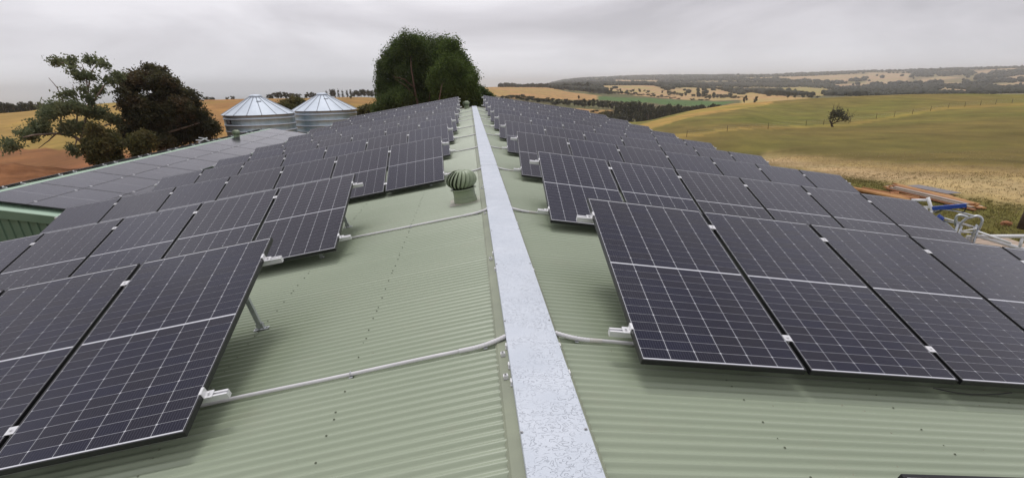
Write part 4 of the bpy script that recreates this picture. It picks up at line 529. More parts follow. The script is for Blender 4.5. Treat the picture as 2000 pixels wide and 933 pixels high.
for side, ys, ss, ts, hs, ns, nm_ in ((1, yR, sR, tR, hR, nR, 'right'), (-1, yL, sL, tL, hL, nL, 'left')):
    for i in range(0 if side > 0 else 1, 11):
        n = ns[i]; t = R(ts[i]); rw = ORD[i]
        length = (n-1)*PITCHW+PW
        RF = roof_frame(side, 0, ys[i], hs[i])
        Tt = Matrix.Rotation(t, 4, 'X')
        def P(s): return RF @ T(s if side > 0 else -s, 0, 0) @ Tt      # point at slope distance s on the tilted plane
        for k in range(n):
            s = ss[i]+k*PITCHW
            mw = P(s if side > 0 else s+PW)
            if i == 0: lb = ('front right' if k == 0 else 'second')+' solar panel at the very bottom right edge, nearest the camera' if k == 0 else 'solar panel just outside the front right corner panel at the bottom edge'
            else: lb = f"solar panel, {'nearest' if k == 0 else ORD[k+1]+' from'} the ridge, {rw} row from the camera, {nm_} slope"
            panel(mw, lb, single=(i == 1 and ((side > 0 and k < 5) or (side < 0 and k < 3))), cells=CELLS if i < 3 else CELLS_B)
        for v, wh in ((.145, 'lower'), (.855, 'upper')):
            ov = .125; ya = v*PL_
            s0 = ss[i]-ov; Lr = length+2*ov
            mw = P(s0 if side > 0 else s0+Lr) @ T(0, ya, -.035)
            ra = root('mounting_rail', (f"aluminium rail under the {wh} edge of the {rw} panel row from camera, {nm_} slope" if i else f"aluminium rail under the {wh} edge of panels at bottom right corner"), 'mounting rail', mw)
            link('rail', rail_mesh(Lr), ra)
            for k in range(1, n):
                xx = ov+k*PITCHW-(PITCHW-PW)/2; xx = xx if side > 0 else Lr-xx
                link('mid_clamp', MIDC, ra, T(xx, 0, .035))
            link('end_clamp', ENDC[-1], ra, T(ov, 0, .035)); link('end_clamp', ENDC[1], ra, T(Lr-ov, 0, .035))
            # supports
            k = 0
            while True:
                sx = ov+(.27 if side < 0 else .75)+k*1.9; k += 1
                if sx > Lr-.2: break
                xl = sx if side > 0 else Lr-sx
                y_ = ya*math.cos(t); zz = hs[i]+ya*math.sin(t)-(.035+.04)/math.cos(t)*.98
                yw = ya*math.cos(t)+.075*math.sin(t)
                Mroof = RF @ T((s0+sx)*side, yw, -hs[i]+.0085)     # on the roof surface under the rail
                loc = mw.inverted() @ Mroof
                if v < .5:
                    link('rail_foot', LFOOT, ra, loc @ Matrix.Diagonal((1, 1, max(.3, (zz-.0085)/.085), 1)))
                else:
                    h = zz-.004
                    hk = round(h, 2)
                    if hk not in LEGS: LEGS[hk] = leg_mesh(hk)
                    lean = Matrix.Rotation(R(6), 4, 'X')
                    lg = link('leg', LEGS[hk], ra, loc @ T(0, .06, .006) @ lean); link('leg_foot', FOOT, lg, lean.inverted() @ T(0, 0, -.006))
# cable loop under the front right row
tag(link('cable', MB().tube([P_ for P_ in [roof_frame(1, 2.55+.1*j, 2.70, .085-.03*math.sin(j*math.pi/6)) @ Vector((0, 0, 0)) for j in range(7)]], .004, 6).mesh('cable', M['cable'])), 'black cable sagging below the front edge of the front right panel row', 'cable')

# ------------------------------------------------------------------ conduits from each row into the ridge cap
CONY = [3.2, 7.17, 10.97, 14.95, 18.85, 22.9, 27.4, 30.6, 35.6, 40.7]
mb = MB(); mb.box(-.012, .012, -.034, .034, 0, .003); mb.tube([(0, .016*math.cos(a), .013+.0165*math.sin(a)) for a in np.linspace(-.1, math.pi+.1, 9)], .0035, 5); CLIP = mb.mesh('saddle_clip', M['galv'])
for i, y in enumerate(CONY):
    for side in (1, -1):
        ss_ = (sR if side > 0 else sL)[i+1]; far = ss_+.45
        rf = roof_frame(side, 0, y, 0)
        c = root('conduit', f"grey plastic conduit from the {ORD[i+1]} panel row to the ridge cap, {'right' if side > 0 else 'left'} slope", 'conduit', rf)
        a, b = .40, far; sg = side; h = .0222
        link('pipe', MB().tube([(sg*(a+(b-a)*j/8), .004*math.sin(j*1.3), h) for j in range(9)], .0128, 10).mesh('pipe', M['pvc'], True), c)
        fl = MB(); pts = []; rr = []
        for j in range(25):
            q = j/24; pts.append((sg*(.16+.25*q), .05*(1-q)**2.2, h+.014*(1-q)**2)); rr.append(.0145+(.0016 if j % 2 else 0))
        fl.tube(pts, rr, 10); link('flexible_sleeve', fl.mesh('flexible_sleeve', M['pvc'], False), c)
        link('coupling', MB().tube([(sg*.385, 0, h), (sg*.47, 0, h)], .0158, 12).mesh('coupling', M['pvc_pale'] if side > 0 else M['pvc'], False), c)
        link('saddle_clip', CLIP, c, T(sg*.30, .012, .009))
        if far > 1.2: link('saddle_clip', CLIP, c, T(sg*1.17, 0, .009))

# ------------------------------------------------------------------ turbine ventilators
def ventilator(mw, label, sc=1.0):
    v = root('roof_ventilator', label, 'roof ventilator', mw @ Matrix.Diagonal((sc, sc, sc, 1)))
    link('base_plate', MB().box(-.25, .25, -.24, .27, .0105, .0135).mesh('base_plate', M['flash_pink']), v)
    up_ = Matrix.Rotation(0, 4, 'Y')
    th = MB(); th.lathe([(.185, .012), (.180, .07), (.172, .09), (.172, .20), (.176, .205)], 28); th.lathe([(.1, .02), (.1, .195)], 12, mi=1)
    link('throat', th.mesh('throat', [M['vent'], M['vent_dark']], True), v)
    rg = MB(); rg.tube([(.176*math.cos(a), .176*math.sin(a), .085) for a in np.linspace(0, 2*math.pi, 29)], .006, 6, caps=False); link('band', rg.mesh('band', M['vent'], True), v)
    core = MB(); core.lathe([(.02, .26), (.15, .27), (.19, .37), (.16, .48), (.02, .52)], 16); link('core', core.mesh('core', M['vent_dark'], True), v, T(0, 0, -.05))
    rim = MB(); rim.lathe([(.18, .25), (.205, .262), (.198, .275), (.17, .27)], 28); link('rim', rim.mesh('rim', M['vent'], True), v, T(0, 0, -.05))
    cap = MB(); cap.lathe([(.001, .545), (.05, .543), (.09, .535), (.115, .522), (.112, .516)], 20); link('top_cap', cap.mesh('top_cap', M['vent'], True), v, T(0, 0, -.05))
    va = MB(); vs = []; nn = 9
    for j in range(nn):
        q = j/(nn-1); el = -1.05+q*(1.2+1.05)
        r_ = .232*math.cos(el)**.8 if math.cos(el) > 0 else 0; r_ = max(r_, .095); z = .395+.155*math.sin(el)*(1.0 if el > 0 else .86)
        a0 = .55*q
        for (da, dr) in ((0, -.034), (.07, -.010), (.17, .006), (.285, .010)):
            vs.append(((r_+dr)*math.cos(a0+da), (r_+dr)*math.sin(a0+da), z))
    fs = [(j*4+k, j*4+k+1, (j+1)*4+k+1, (j+1)*4+k) for j in range(nn-1) for k in range(3)]
    VM = va.add(vs, fs).mesh('vane', M['vent'], True)
    for k in range(20): link('vane', VM, v, T(0, 0, -.05) @ Matrix.Rotation(2*math.pi*k/20, 4, 'Z'))
    return v
def upright(x, y, z, tilt=0.0): return T(x, y, z) @ Matrix.Rotation(tilt, 4, 'Y')
ventilator(upright(-.445, 8.18, -.07, -A*.85), 'green turbine ventilator close by, beside the white ridge cap on the left', .92)
ventilator(upright(-.50, 40.3, -.08, -A*.85), 'small far green turbine ventilator at the far end of the ridge')

# ------------------------------------------------------------------ the lower shed on the left with flat laid panels
B_ = 0.1766; tB = math.tan(B_); cB, sB = math.cos(B_), math.sin(B_)
LX, LZ = -10.713, -.903; OFF = .12
def lroof(x): return LZ-OFF/cB-(x-LX)*tB
RX = -12.07; RZ = lroof(RX)
low = root('low_shed', 'lower pale green shed on the left covered with flat laid panels', 'shed')
LY0, LY1 = 13.98, 36.3
exl = Vector((cB, 0, -sB)); ezl = Vector((sB, 0, cB)); eyl = Vector((0, 1, 0))
exw = Vector((cB, 0, sB)); ezw = Vector((-sB, 0, cB))
def lsheet(name, s0, s1):
    m_ = MB(); vs = []; fs = []; n = 10*4+1
    for i in range(n):
        y = i*PIT/4
        for x in (s0, s1): vs.append((x, y, .0085*math.cos(2*math.pi*y/PIT)))
    return m_.add(vs, [(i*2, i*2+1, i*2+3, i*2+2) for i in range(n-1)]).mesh(name, M['lowgreen'], True)
LE = lsheet('roof_sheet', .02, 3.75); LW = lsheet('roof_sheet', -4.2, -.02)
n = int((LY1-LY0)/(10*PIT))
for i in range(n):
    y = LY0+i*10*PIT
    link('roof_sheet', LE, low, basis(Vector((RX, y, RZ)), exl, eyl, ezl)); link('roof_sheet', LW, low, basis(Vector((RX, y, RZ)), exw, eyl, ezw))
LYE = LY0+n*10*PIT
link('ridge_flashing', MB().prism([(0, .03), (.26, .03-.26*tB), (.26, .018-.26*tB), (0, .018), (-.22, .018-.22*tB), (-.22, .03-.22*tB)][::-1], LY0-.01, LYE+.01, T(RX, 0, RZ)).mesh('ridge_flashing', M['lowgreen']), low)
mb = MB()
for i in range(150):
    y = LY0+.1+i*PIT*2
    if y < LYE: mb.box(.262, .266, y, y+PIT*.9, -.262*tB-.004, .012-.262*tB)
tag(link('flashing_notches', mb.mesh('flashing_notches', M['cladding']), low, T(RX, 0, RZ)), kind='stuff')
# barge capping and gable cladding facing the camera
for sgn, ex_, ez_, ln in ((1, exl, ezl, 3.7), (-1, -exw, ezw, 4.15)):
    fr = basis(Vector((RX, 0, RZ)), ex_, eyl*1.0, ez_)
    link('barge_capping', MB().box(.0 if sgn > 0 else .0, ln, LY0-.07, LY0+.16, .012, .03, fr).mesh('barge_capping', M['lowgreen']), low)
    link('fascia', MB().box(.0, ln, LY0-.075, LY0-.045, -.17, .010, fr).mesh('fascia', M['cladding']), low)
sw = .76
for i in range(11):
    xa = -16.1+i*sw; xb = min(xa+sw, -8.45); m_ = MB(); vs = []; prof = []
    k = 0.0
    while k < sw-1e-6:
        for dx, dy in ((0, 0), (.125, 0), (.142, -.028), (.172, -.028), (.19, 0)): prof.append((xa+k+dx*1.0, dy))
        k += .19
    prof = [p for p in prof if p[0] <= xb+1e-6]
    for x, dy in prof:
        zt = (lroof(x) if x > RX else RZ-(RX-x)*tB)-.05
        vs += [(x, LY0+.02+dy, -5.6), (x, LY0+.02+dy, zt)]
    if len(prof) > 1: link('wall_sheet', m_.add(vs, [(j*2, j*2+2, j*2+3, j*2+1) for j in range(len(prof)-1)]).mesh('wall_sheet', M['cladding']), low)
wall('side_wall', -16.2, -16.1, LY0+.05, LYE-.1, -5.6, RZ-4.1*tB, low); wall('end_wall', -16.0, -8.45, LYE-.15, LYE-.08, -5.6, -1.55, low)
# panels: two full columns and a third below the main roof's edge, plus a run on the far slope
PXW, PYL = 1.046, 2.119
COLN = ['top', 'middle', 'lowest']
for c in range(3):
    for j in range(10):
        if c == 2 and j > 2: continue
        x = (c-1)*PXW+.004; y = 14.311+j*PYL
        mw = basis(Vector((LX, 0, LZ))+exl*x+eyl*y, exl, eyl, ezl)
        panel(mw, f"flat laid panel on the left lower roof, {COLN[c]} column, {'nearest' if j == 0 else ORD[j+1]+' from'} the camera end", cells=CELLS_C)
RL = rail_mesh(3.3)
for j in range(10):
    for v in (.145, .855):
        y = 14.311+j*PYL+v*PL_
        mw = basis(Vector((LX, 0, LZ))+exl*(-PXW-.09)+eyl*y+ezl*(-.035), exl, eyl, ezl)
        ra = root('mounting_rail', f"rail across the left lower roof under {'the nearest' if j == 0 else 'the '+ORD[j+1]} flat panel, {'near' if v < .5 else 'far'} end", 'mounting rail', mw)
        link('rail', RL, ra)
        for q in (PXW, 2*PXW): link('mid_clamp', MIDC, ra, T(q+.09-.002, 0, .035) @ Matrix.Rotation(math.pi/2, 4, 'Z'))
        link('end_clamp', ENDC[-1], ra, T(.09, 0, .035))
FO = .115
for j in range(10):
    y = 14.1+j*PYL
    o = Vector((RX, 0, RZ))+exw*(-.16-PW)+ezw*FO+eyl*y
    panel(basis(o, exw, eyl, ezw), f"panel behind the left lower ridge, only its black edge showing, {'nearest' if j == 0 else ORD[j+1]+' from'} camera")
    for v in (.145, .855):
        ra = root('mounting_rail', f"rail end above the left lower ridge, {'near' if v < .5 else 'far'} end of the {'nearest' if j == 0 else ORD[j+1]} hidden panel", 'mounting rail', basis(Vector((RX, 0, RZ))+exw*(-1.3)+ezw*(FO-.035)+eyl*(y+v*PL_), exw, eyl, ezw))
        link('rail', rail_mesh(1.22), ra); link('end_clamp', ENDC[1], ra, T(1.14, 0, .035))
ventilator(upright(-11.82, 30.3, RZ-.03, 0), 'green turbine ventilator on the left lower roof, near its ridge', .8)
oc = root('rail_offcuts', 'small heap of aluminium rail offcuts lying on the left lower ridge', 'rail offcuts', T(-12.3, 27.6, RZ+.10))
for k, (x, y, z, a) in enumerate(((0, 0, .02, .3), (.02, .25, .05, 1.1), (-.05, -.2, .04, -.5), (.0, .1, .10, .9), (0, .35, .02, .2))):
    m_ = MB(); m_.box(-.16, .16, -.02, .02, 0, .04); link('offcut', m_.mesh('offcut', M['alu']), oc, T(x, y, z) @ Matrix.Rotation(a, 4, 'Z') @ Matrix.Rotation(.25*(k-2), 4, 'Y'))
# ------------------------------------------------------------------ grain silos
def silo(x, y, dia, zr, za, label, badge=False):
    g = float(terr(x, y))-.05; r_ = dia/2; hw = zr-g
    t = root('silo', label, 'silo', T(x, y, g))
    NSEG = 40
    RH = .535; k = int(hw/RH)+1
    m_ = MB(); prof = []; z = hw-.30
    m2 = MB()
    wallp = [(r_, 0.0)]
    zz = [hw-.02-.30-i*RH for i in range(k)]
    zz = sorted(z_ for z_ in zz if z_ > .1)
    for z_ in zz: wallp += [(r_, z_-.03), (r_+.012, z_)]; wallp += [(r_, z_+.03)]
    nn_ = 6
    wallp += [(r_, hw-.05)]
    m_.lathe(wallp, 64); link('wall', m_.mesh('wall', M['zinc'], True), t)
    for z_ in zz:
        rg = MB(); rg.lathe([(r_+.008, z_-.036), (r_+.06, z_-.03), (r_+.075, z_-.012), (r_+.07, z_+.008), (r_+.004, z_+.055)], 64); link('ring', rg.mesh('ring', M['zinc_roof'], True), t)
    ev = MB(); ev.lathe([(r_+.01, hw-.19), (r_+.02, hw-.02), (r_+.10, hw+.0), (r_+.12, hw+.012)], 64); link('eave_band', ev.mesh('eave_band', M['zinc_dark'], True), t)
    ha = za-zr; rc = .48
    # roof sheets: one per sector, each with a raised edge
    ns = 16
    for i in range(ns):
        a0 = 2*math.pi*i/ns; a1 = 2*math.pi*(i+1)/ns; mm = MB(); vs = []
        for (rr, z_) in ((r_+.13, hw+.015), (rc, hw+ha-.10)):
            for q in range(4):
                a = a0+(a1-a0)*q/3; vs.append((rr*math.cos(a), rr*math.sin(a), z_))
        mm.add(vs, [(q, q+1, 4+q+1, 4+q) for q in range(3)]); sh = link('roof_sheet', mm.mesh('roof_sheet', M['zinc_roof']), t)
        rb = MB(); c_, s_ = math.cos(a0), math.sin(a0)
        rb.tube([((r_+.13)*c_, (r_+.13)*s_, hw+.03), (rc*c_, rc*s_, hw+ha-.085)], .034, 4); link('rib', rb.mesh('rib', M['zinc_dark']), sh)
    cp = MB(); cp.lathe([(rc+.08, hw+ha-.13), (rc+.10, hw+ha-.04), (rc+.06, hw+ha+.0), (rc-.1, hw+ha+.07), (.02, hw+ha+.10)], 24); link('top_cap', cp.mesh('top_cap', M['zinc_roof'], True), t)
    hd = MB(); hd.box(.9, 1.25, -.2, .2, hw+ha*.64, hw+ha*.72); link('hatch', hd.mesh('hatch', M['zinc_dark']), t, Matrix.Rotation(R(-62), 4, 'Z'))
    if badge:
        # dark printed emblem wrapped on the wall at the left
        from_a = R(-137); m3 = MB(); vs = []
        for zq in (0, 1):
            for q in range(5):
                a = from_a+q*R(3.6); vs.append(((r_+.016)*math.cos(a), (r_+.016)*math.sin(a), hw-.73+zq*.36))
        m3.add(vs, [(q, q+1, 5+q+1, 5+q) for q in range(4)]); bd = link('badge', m3.mesh('badge', M['badge']), t)
        fc = bpy.data.curves.new('lettering', 'FONT'); fc.body = 'DS'; fc.size = .36; fc.extrude = .004; fc.align_x = 'CENTER'; fc.align_y = 'CENTER'; fc.materials.append(M['badge_letter'])
        tmp = bpy.data.objects.new('lettering', fc); COLL.objects.link(tmp)
        me_ = bpy.data.meshes.new_from_object(tmp.evaluated_get(bpy.context.evaluated_depsgraph_get())); bpy.data.objects.remove(tmp)
        a = from_a+R(7.2)
        ez = Vector((math.cos(a), math.sin(a), 0)); ey = Vector((0, 0, 1)); ex = ey.cross(ez)
        link('lettering', me_, bd, basis(ez*(r_+.022)+Vector((0, 0, hw-.555)), ex, ey, ez))
    return t
silo(-20.15, 58.67, 6.12, -.86, .74, 'left galvanised silo with ringed walls, conical roof and a dark printed badge', True)
silo(-15.43, 64.24, 6.3, -.83, .72, 'right galvanised silo with ringed walls and conical roof, nearest the big pine')

# ------------------------------------------------------------------ foliage
def leaf_mesh(name, pads, nper, size, material, clump=.38, shell=.55, flat=1.0, spread=None, seed=1, squash=.75, sat=0):
    """many small leaf faces in sub-clumps spread through ellipsoid pads (x,y,z,rx,rz)"""
    g = np.random.default_rng(seed); allc = []; tint = []
    if sat:
        more = []
        for p in pads:
            for _ in range(sat):
                d = g.normal(size=3); d /= np.linalg.norm(d); f_ = g.uniform(.28, .5)
                more.append([p[0]+d[0]*p[3]*.95, p[1]+d[1]*p[3]*.95, p[2]+d[2]*p[4]*.95, p[3]*f_, p[4]*f_*1.2])
        nper = nper*len(pads)/(len(pads)+len(more)); pads = list(pads)+more
    vol = np.array([p[3]*p[3]*p[4] for p in pads]); vol = vol**.72; tot = nper*len(pads)
    for p, w in zip(pads, vol/vol.sum()):
        n = int(tot*w)+20; k = max(5, n//26)
        d = g.normal(size=(k, 3)); d /= np.linalg.norm(d, axis=1)[:, None]
        rad = (shell+(1-shell)*g.random(k))**.8
        cc_ = d*rad[:, None]*np.array([p[3], p[3]*.9, p[4]])*.92+np.array(p[:3])
        ct = g.random(k)
        wi = g.integers(0, k, n); cl = clump*(.7+.6*g.random(k))
        q = cc_[wi]+g.normal(size=(n, 3))*cl[wi][:, None]*np.array([.5, .5, .5*squash])
        allc.append(q); tint.append(np.clip(.65*ct[wi]+.35*g.random(n), 0, 1))
    c = np.concatenate(allc); tn = np.concatenate(tint); n = len(c)
    nrm = g.normal(size=(n, 3)); nrm[:, 2] = np.abs(nrm[:, 2])*flat+.15; nrm /= np.linalg.norm(nrm, axis=1)[:, None]
    ref = g.normal(size=(n, 3)); u = np.cross(nrm, ref); u /= np.linalg.norm(u, axis=1)[:, None]; v = np.cross(nrm, u)
    s1 = size*(.6+.8*g.random(n))[:, None]; s2 = s1*(.35+.35*g.random(n))[:, None]
    P = np.stack([c-u*s1, c-v*s2+u*s1*.15, c+u*s1, c+v*s2], 1).reshape(-1, 3)
    me_ = bpy.data.meshes.new(name); me_.vertices.add(4*n); me_.vertices.foreach_set('co', P.ravel())
    me_.loops.add(4*n); me_.loops.foreach_set('vertex_index', np.arange(4*n)); me_.polygons.add(n)
    me_.polygons.foreach_set('loop_start', np.arange(n)*4); me_.polygons.foreach_set('loop_total', np.full(n, 4))
    at_ = me_.attributes.new('tint', 'FLOAT', 'FACE'); at_.data.foreach_set('value', tn)
    me_.materials.append(material); me_.update(calc_edges=True); return me_
def limbs(name, branches, r0, material, par, names=None, taper=.75):
    for i, b in enumerate(branches):
        k = len(b); ra = r0 if i == 0 else r0*(.52 if i < 3 else .36)
        pts = [Vector(q) for q in b]
        if i == 0: pts[0] = pts[0]-Vector((0, 0, .5))
        rs = [max(.018, ra*(1-taper*j/(k-1))) for j in range(k)]
        # wobble between joints
        P2 = []; R2 = []
        for j in range(k-1):
            for q in range(3):
                f_ = q/3; P2.append(pts[j].lerp(pts[j+1], f_)+Vector((random.uniform(-1, 1), random.uniform(-1, 1), random.uniform(-1, 1)))*rs[j]*.35*(1 if q else 0)); R2.append(rs[j]*(1-f_)+rs[j+1]*f_)
        P2.append(pts[-1]); R2.append(rs[-1])
        link('trunk' if i == 0 else 'branch', MB().tube(P2, R2, 8).mesh('trunk' if i == 0 else 'branch', material, True), par)
def near_tree(name, label, cat, pads, br, nper, size, lm, bark, r0, **kw):
    base = Vector(br[0][0]) if br else Vector(pads[0][:3])
    base.z = float(terr(base.x, base.y)) if not br else base.z
    t = root(name, label, cat, T(*base)); inv = T(*base).inverted()
    pads = [[p[0]-base.x, p[1]-base.y, p[2]-base.z, p[3], p[4]] for p in pads]
    if br: limbs(name, [[inv @ Vector(q) for q in b] for b in br], r0, bark, t)
    link('crown', leaf_mesh('crown', pads, nper, size, lm, **kw), t); return t
near_tree('gum_tree', 'tall open gum tree with a leaning trunk and airy tufts, far left', 'tree', [[q[0], q[1], q[2], q[3]*.68, q[4]*(.62 if q[2] > -1 else .66)] for q in GUM], GUMB, 600, .10, M['leaf_gum'], M['bark'], .17, clump=.34, shell=.2, flat=.5, seed=3, squash=.9, sat=3)
near_tree('wattle_tree', 'broad dark brownish domed tree left of the silos', 'tree', DARK, DARKB, 3000, .105, M['leaf_dark'], M['bark'], .3, clump=.40, shell=.45, seed=5, sat=2)
# twigs: fallen-looking dead stems beside the gum
near_tree('pine_tree', 'large dark pine with bare reddish trunk beyond the roof, left half of the clump', 'tree', [[q[0], q[1], q[2]-.25, q[3]*.9, q[4]*.88] for q in PINE_A], PINEB[:3]+PINEB[6:7], 10500, .085, M['leaf_pine'], M['bark_pine'], .13, clump=.46, shell=.5, seed=8, squash=1.2, sat=4)
near_tree('pine_tree', 'paler green pine beyond the roof, right half of the clump', 'tree', [[q[0], q[1], q[2]-.25, q[3]*.9, q[4]*.88] for q in PINE_B], PINEB2[:1], 9500, .085, M['leaf_pine_b'], M['bark_pine'], .09, clump=.46, shell=.5, seed=9, squash=1.3, sat=4)
def bush(name, label, pads, lm, n, size, seed):
    b = Vector(pads[0][:3]); b.z = float(terr(b.x, b.y)); low_ = [list(p) for p in pads]
    ext = [[p[0], p[1], max(b.z+.5, p[2]-p[4]*1.1), p[3]*.8, p[4]*.8] for p in pads]
    t = near_tree(name, label, 'bush', low_+ext, [[list(b), [b.x+.2, b.y, b.z+1.2], [pads[0][0], pads[0][1], pads[0][2]]]], n, size, lm, M['bark'], .1, clump=.36, shell=.5, seed=seed); return t
bush('bush', 'rounded bush with yellowish top in front of the gum tree', SHRUBS['bush_gum'], M['leaf_shrub'], 3000, .1, 12)
bush('bush', 'small yellow green bush at the foot of the dark domed tree', SHRUBS['bush_dark'], M['leaf_shrub'], 2500, .09, 13)
bush('bush', 'olive coloured bush between and behind the two silos', BUSHES[0][1], M['leaf_shrub'], 2500, .12, 14)
bush('bush', 'olive coloured bush right of the right silo, left of the pine', BUSHES[1][1], M['leaf_shrub'], 2500, .12, 15)
bush('bush', 'dark shrub at the right foot of the pine clump', BUSHES[2][1], M['leaf_pine'], 2500, .11, 16)
lt = root('lone_tree', 'lone windswept bare looking tree on the brown hillside', 'tree', T(*LONE['base'])); iv = T(*LONE['base']).inverted()
limbs('lone', [[iv @ Vector(q) for q in b] for b in LONE['br']], .3, M['wood_dark'], lt)
tw = MB()
for b in LONE['br']:
    for _ in range(16):
        q = random.choice(b[1:]); p0 = iv @ Vector(q); d = Vector((random.uniform(-1, 1), random.uniform(-.6, .6), random.uniform(.3, 1.4)))*random.uniform(.5, 1.3)
        tw.tube([p0, p0+d*.5+Vector((random.uniform(-.2, .2), 0, .1)), p0+d], [.035, .025, .015], 3, caps=False)
link('twigs', tw.mesh('twigs', M['wood_dark']), lt)
link('crown', leaf_mesh('crown', [[*(iv @ Vector(p[:3])), p[3], p[4]] for p in LONE['pads']], 230, .2, M['leaf_lone'], clump=.8, shell=.2, seed=21), lt)

# mid-distance and far trees: a few kinds, copied one by one
def far_kind(seed, kind):
    g = np.random.default_rng(seed); pads = []
    if kind == 'cypress': pads = [(0, 0, z, .30*(1-.55*abs(z-.4)/.6), .16) for z in np.linspace(.14, .93, 8)]
    elif kind == 'shrub': pads = [(g.uniform(-.25, .25), g.uniform(-.25, .25), g.uniform(.25, .62), g.uniform(.2, .32), g.uniform(.2, .33)) for _ in range(7)]
    else:
        for _ in range(11):
            a = g.uniform(0, 6.28); q = g.random()**.6*.36; z = g.uniform(.42, .84) if q > .2 else g.uniform(.6, .88)
            pads.append((q*math.cos(a), q*math.sin(a), z, g.uniform(.12, .2), g.uniform(.08, .14)))
        pads += [(g.uniform(-.2, .2), g.uniform(-.2, .2), g.uniform(.25, .4), .2, .14) for _ in range(3)]
    lm = leaf_mesh('crown', pads, {'cypress': 60}.get(kind, 85), .045, M['leaf_far'] if kind != 'shrub' else M['leaf_shrub'], clump=.11, shell=.4, seed=seed)
    tm = MB()
    if kind == 'eucalypt':
        tm.tube([(0, 0, -.05), (.02, .01, .2), (-.01, .02, .42), (.03, 0, .7)], [.028, .024, .018, .008], 5)
        for k in range(4):
            a = g.uniform(0, 6.28); tm.tube([(0, .01, .25+.06*k), (.12*math.cos(a), .12*math.sin(a), .45+.05*k), (.24*math.cos(a), .24*math.sin(a), .6+.05*k)], [.014, .01, .005], 4)
    else: tm.tube([(0, 0, -.05), (0, 0, .3), (.01, 0, .6)], [.03, .022, .01], 5)
    return lm, tm.mesh('trunk', M['bark'])
KINDS = {k: [far_kind(30+i+j*10, k) for i in range(5 if k == 'eucalypt' else 2)] for j, k in enumerate(('eucalypt', 'shrub', 'cypress'))}
GLAB = {'gully wood': 'dark eucalypt in the dense gully wood behind the roof', 'tree belt': 'eucalypt in the tree belt below the brown field',
 'yellow shrubs': 'yellowish shrub beyond the far right panel corner', 'paddock trees': 'small tree dotted on the orange valley fields',
 'far farm trees': 'tree in the farm wood above the brown field', 'creek line trees': 'tree along the top of the bright green field',
 'gully trees behind the hill': 'tree just behind the brown hill crest', 'far left trees': 'grey green tree in the far left field row',
 'crest trees': 'tree on the golden crest behind the silos', 'cypress row': 'narrow cypress in the row behind the right silo', 'crest hedge': 'low hedge bush on the crest left of the silos',
 'paddock bushes': 'small bush on the orange field right of the right silo'}
_on = ['leftmost', 'second', 'third', 'fourth', 'fifth', 'sixth', 'seventh', 'eighth', 'ninth', 'tenth', 'eleventh', 'twelfth', 'thirteenth', 'fourteenth', 'fifteenth', 'sixteenth', 'seventeenth', 'eighteenth', 'nineteenth', 'twentieth']
_tens = {20: 'twenty', 30: 'thirty', 40: 'forty', 50: 'fifty'}
def nth(i):
    if i < 20: return _on[i]
    n_ = i+1; q = n_//10*10; r_ = n_ % 10
    return {30: 'thirtieth', 40: 'fortieth', 50: 'fiftieth'}[n_] if r_ == 0 else _tens[q]+' '+('first' if r_ == 1 else _on[r_-1])
def fromleft(i): return nth(i) if i == 0 else nth(i)+' from left'
_seen = {}
for (x, y, z, h, w, kind, grp) in sorted(TREES, key=lambda q: math.atan2(q[0]+.294, q[1])):
    _k = _seen.get(grp, 0); _seen[grp] = _k+1
    cr, tk = random.choice(KINDS[kind]); h = max(h, 1.8)
    wd = {'cypress': .55, 'shrub': .95}.get(kind, .92)
    sx = max(w/wd, h*(.7 if kind == 'eucalypt' else .35))
    mw = T(x, y, z) @ Matrix.Rotation(random.uniform(0, 6.28), 4, 'Z') @ Matrix.Diagonal((sx, sx, h, 1))
    t = root({'eucalypt': 'eucalypt_tree', 'shrub': 'shrub', 'cypress': 'cypress_tree'}[kind], GLAB[grp]+', '+fromleft(_k), 'bush' if kind == 'shrub' else 'tree', mw, grp)
    link('crown', cr, t); link('trunk', tk, t)
# far woods, reading as masses: one object of small crowns
def blobs(name, pts, sz, seed):
    g = np.random.default_rng(seed)
    bm = bmesh.new(); bmesh.ops.create_icosphere(bm, subdivisions=1, radius=1.0); bv = np.array([v.co[:] for v in bm.verts]); bf = np.array([[v.index for v in f.verts] for f in bm.faces]); bm.free()
    n = len(pts); nv = len(bv)
    V = bv[None]*(1+g.normal(size=(n, nv, 1))*.16)*sz[:, None, None]*np.array([1, 1, .72])*(.8+.4*g.random((n, 1, 3)))+pts[:, None, :]
    Fc = bf[None]+(np.arange(n)*nv)[:, None, None]
    me_ = bpy.data.meshes.new(name); me_.vertices.add(n*nv); me_.vertices.foreach_set('co', V.ravel()); nf = n*len(bf)
    me_.loops.add(nf*3); me_.loops.foreach_set('vertex_index', Fc.ravel()); me_.polygons.add(nf); me_.polygons.foreach_set('loop_start', np.arange(nf)*3); me_.polygons.foreach_set('loop_total', np.full(nf, 3))
    at_ = me_.attributes.new('tint', 'FLOAT', 'FACE'); at_.data.foreach_set('value', np.clip(np.repeat(g.random(n), len(bf))*.7+g.random(nf)*.3, 0, 1))
    me_.materials.append(M['leaf_wood']); me_.update(calc_edges=True); return me_
def scatter(n, a0, a1, d0, d1, keep, seed, s0, s1):
    g = np.random.default_rng(seed); a = g.uniform(a0, a1, n); D = np.sqrt(g.uniform(d0**2, d1**2, n))
    l = np.log(D); ok = keep(a, D, g); aj = a+wob(a, l)*.6; lj = l+wob(l*7, a*.2)*.03
    for nme, c, pl in FP: ok &= ~(inside(aj, lj, pl) & ((g.random(n) > .012)))
    a = a[ok]; D = D[ok]; x = -.294+D*np.sin(np.radians(a)); y = D*np.cos(np.radians(a)); sz = g.uniform(s0, s1, len(a))
    return np.stack([x, y, terr(x, y)+.9*np.sin(x*.011)*np.sin(y*.013)+sz*.45], -1), sz
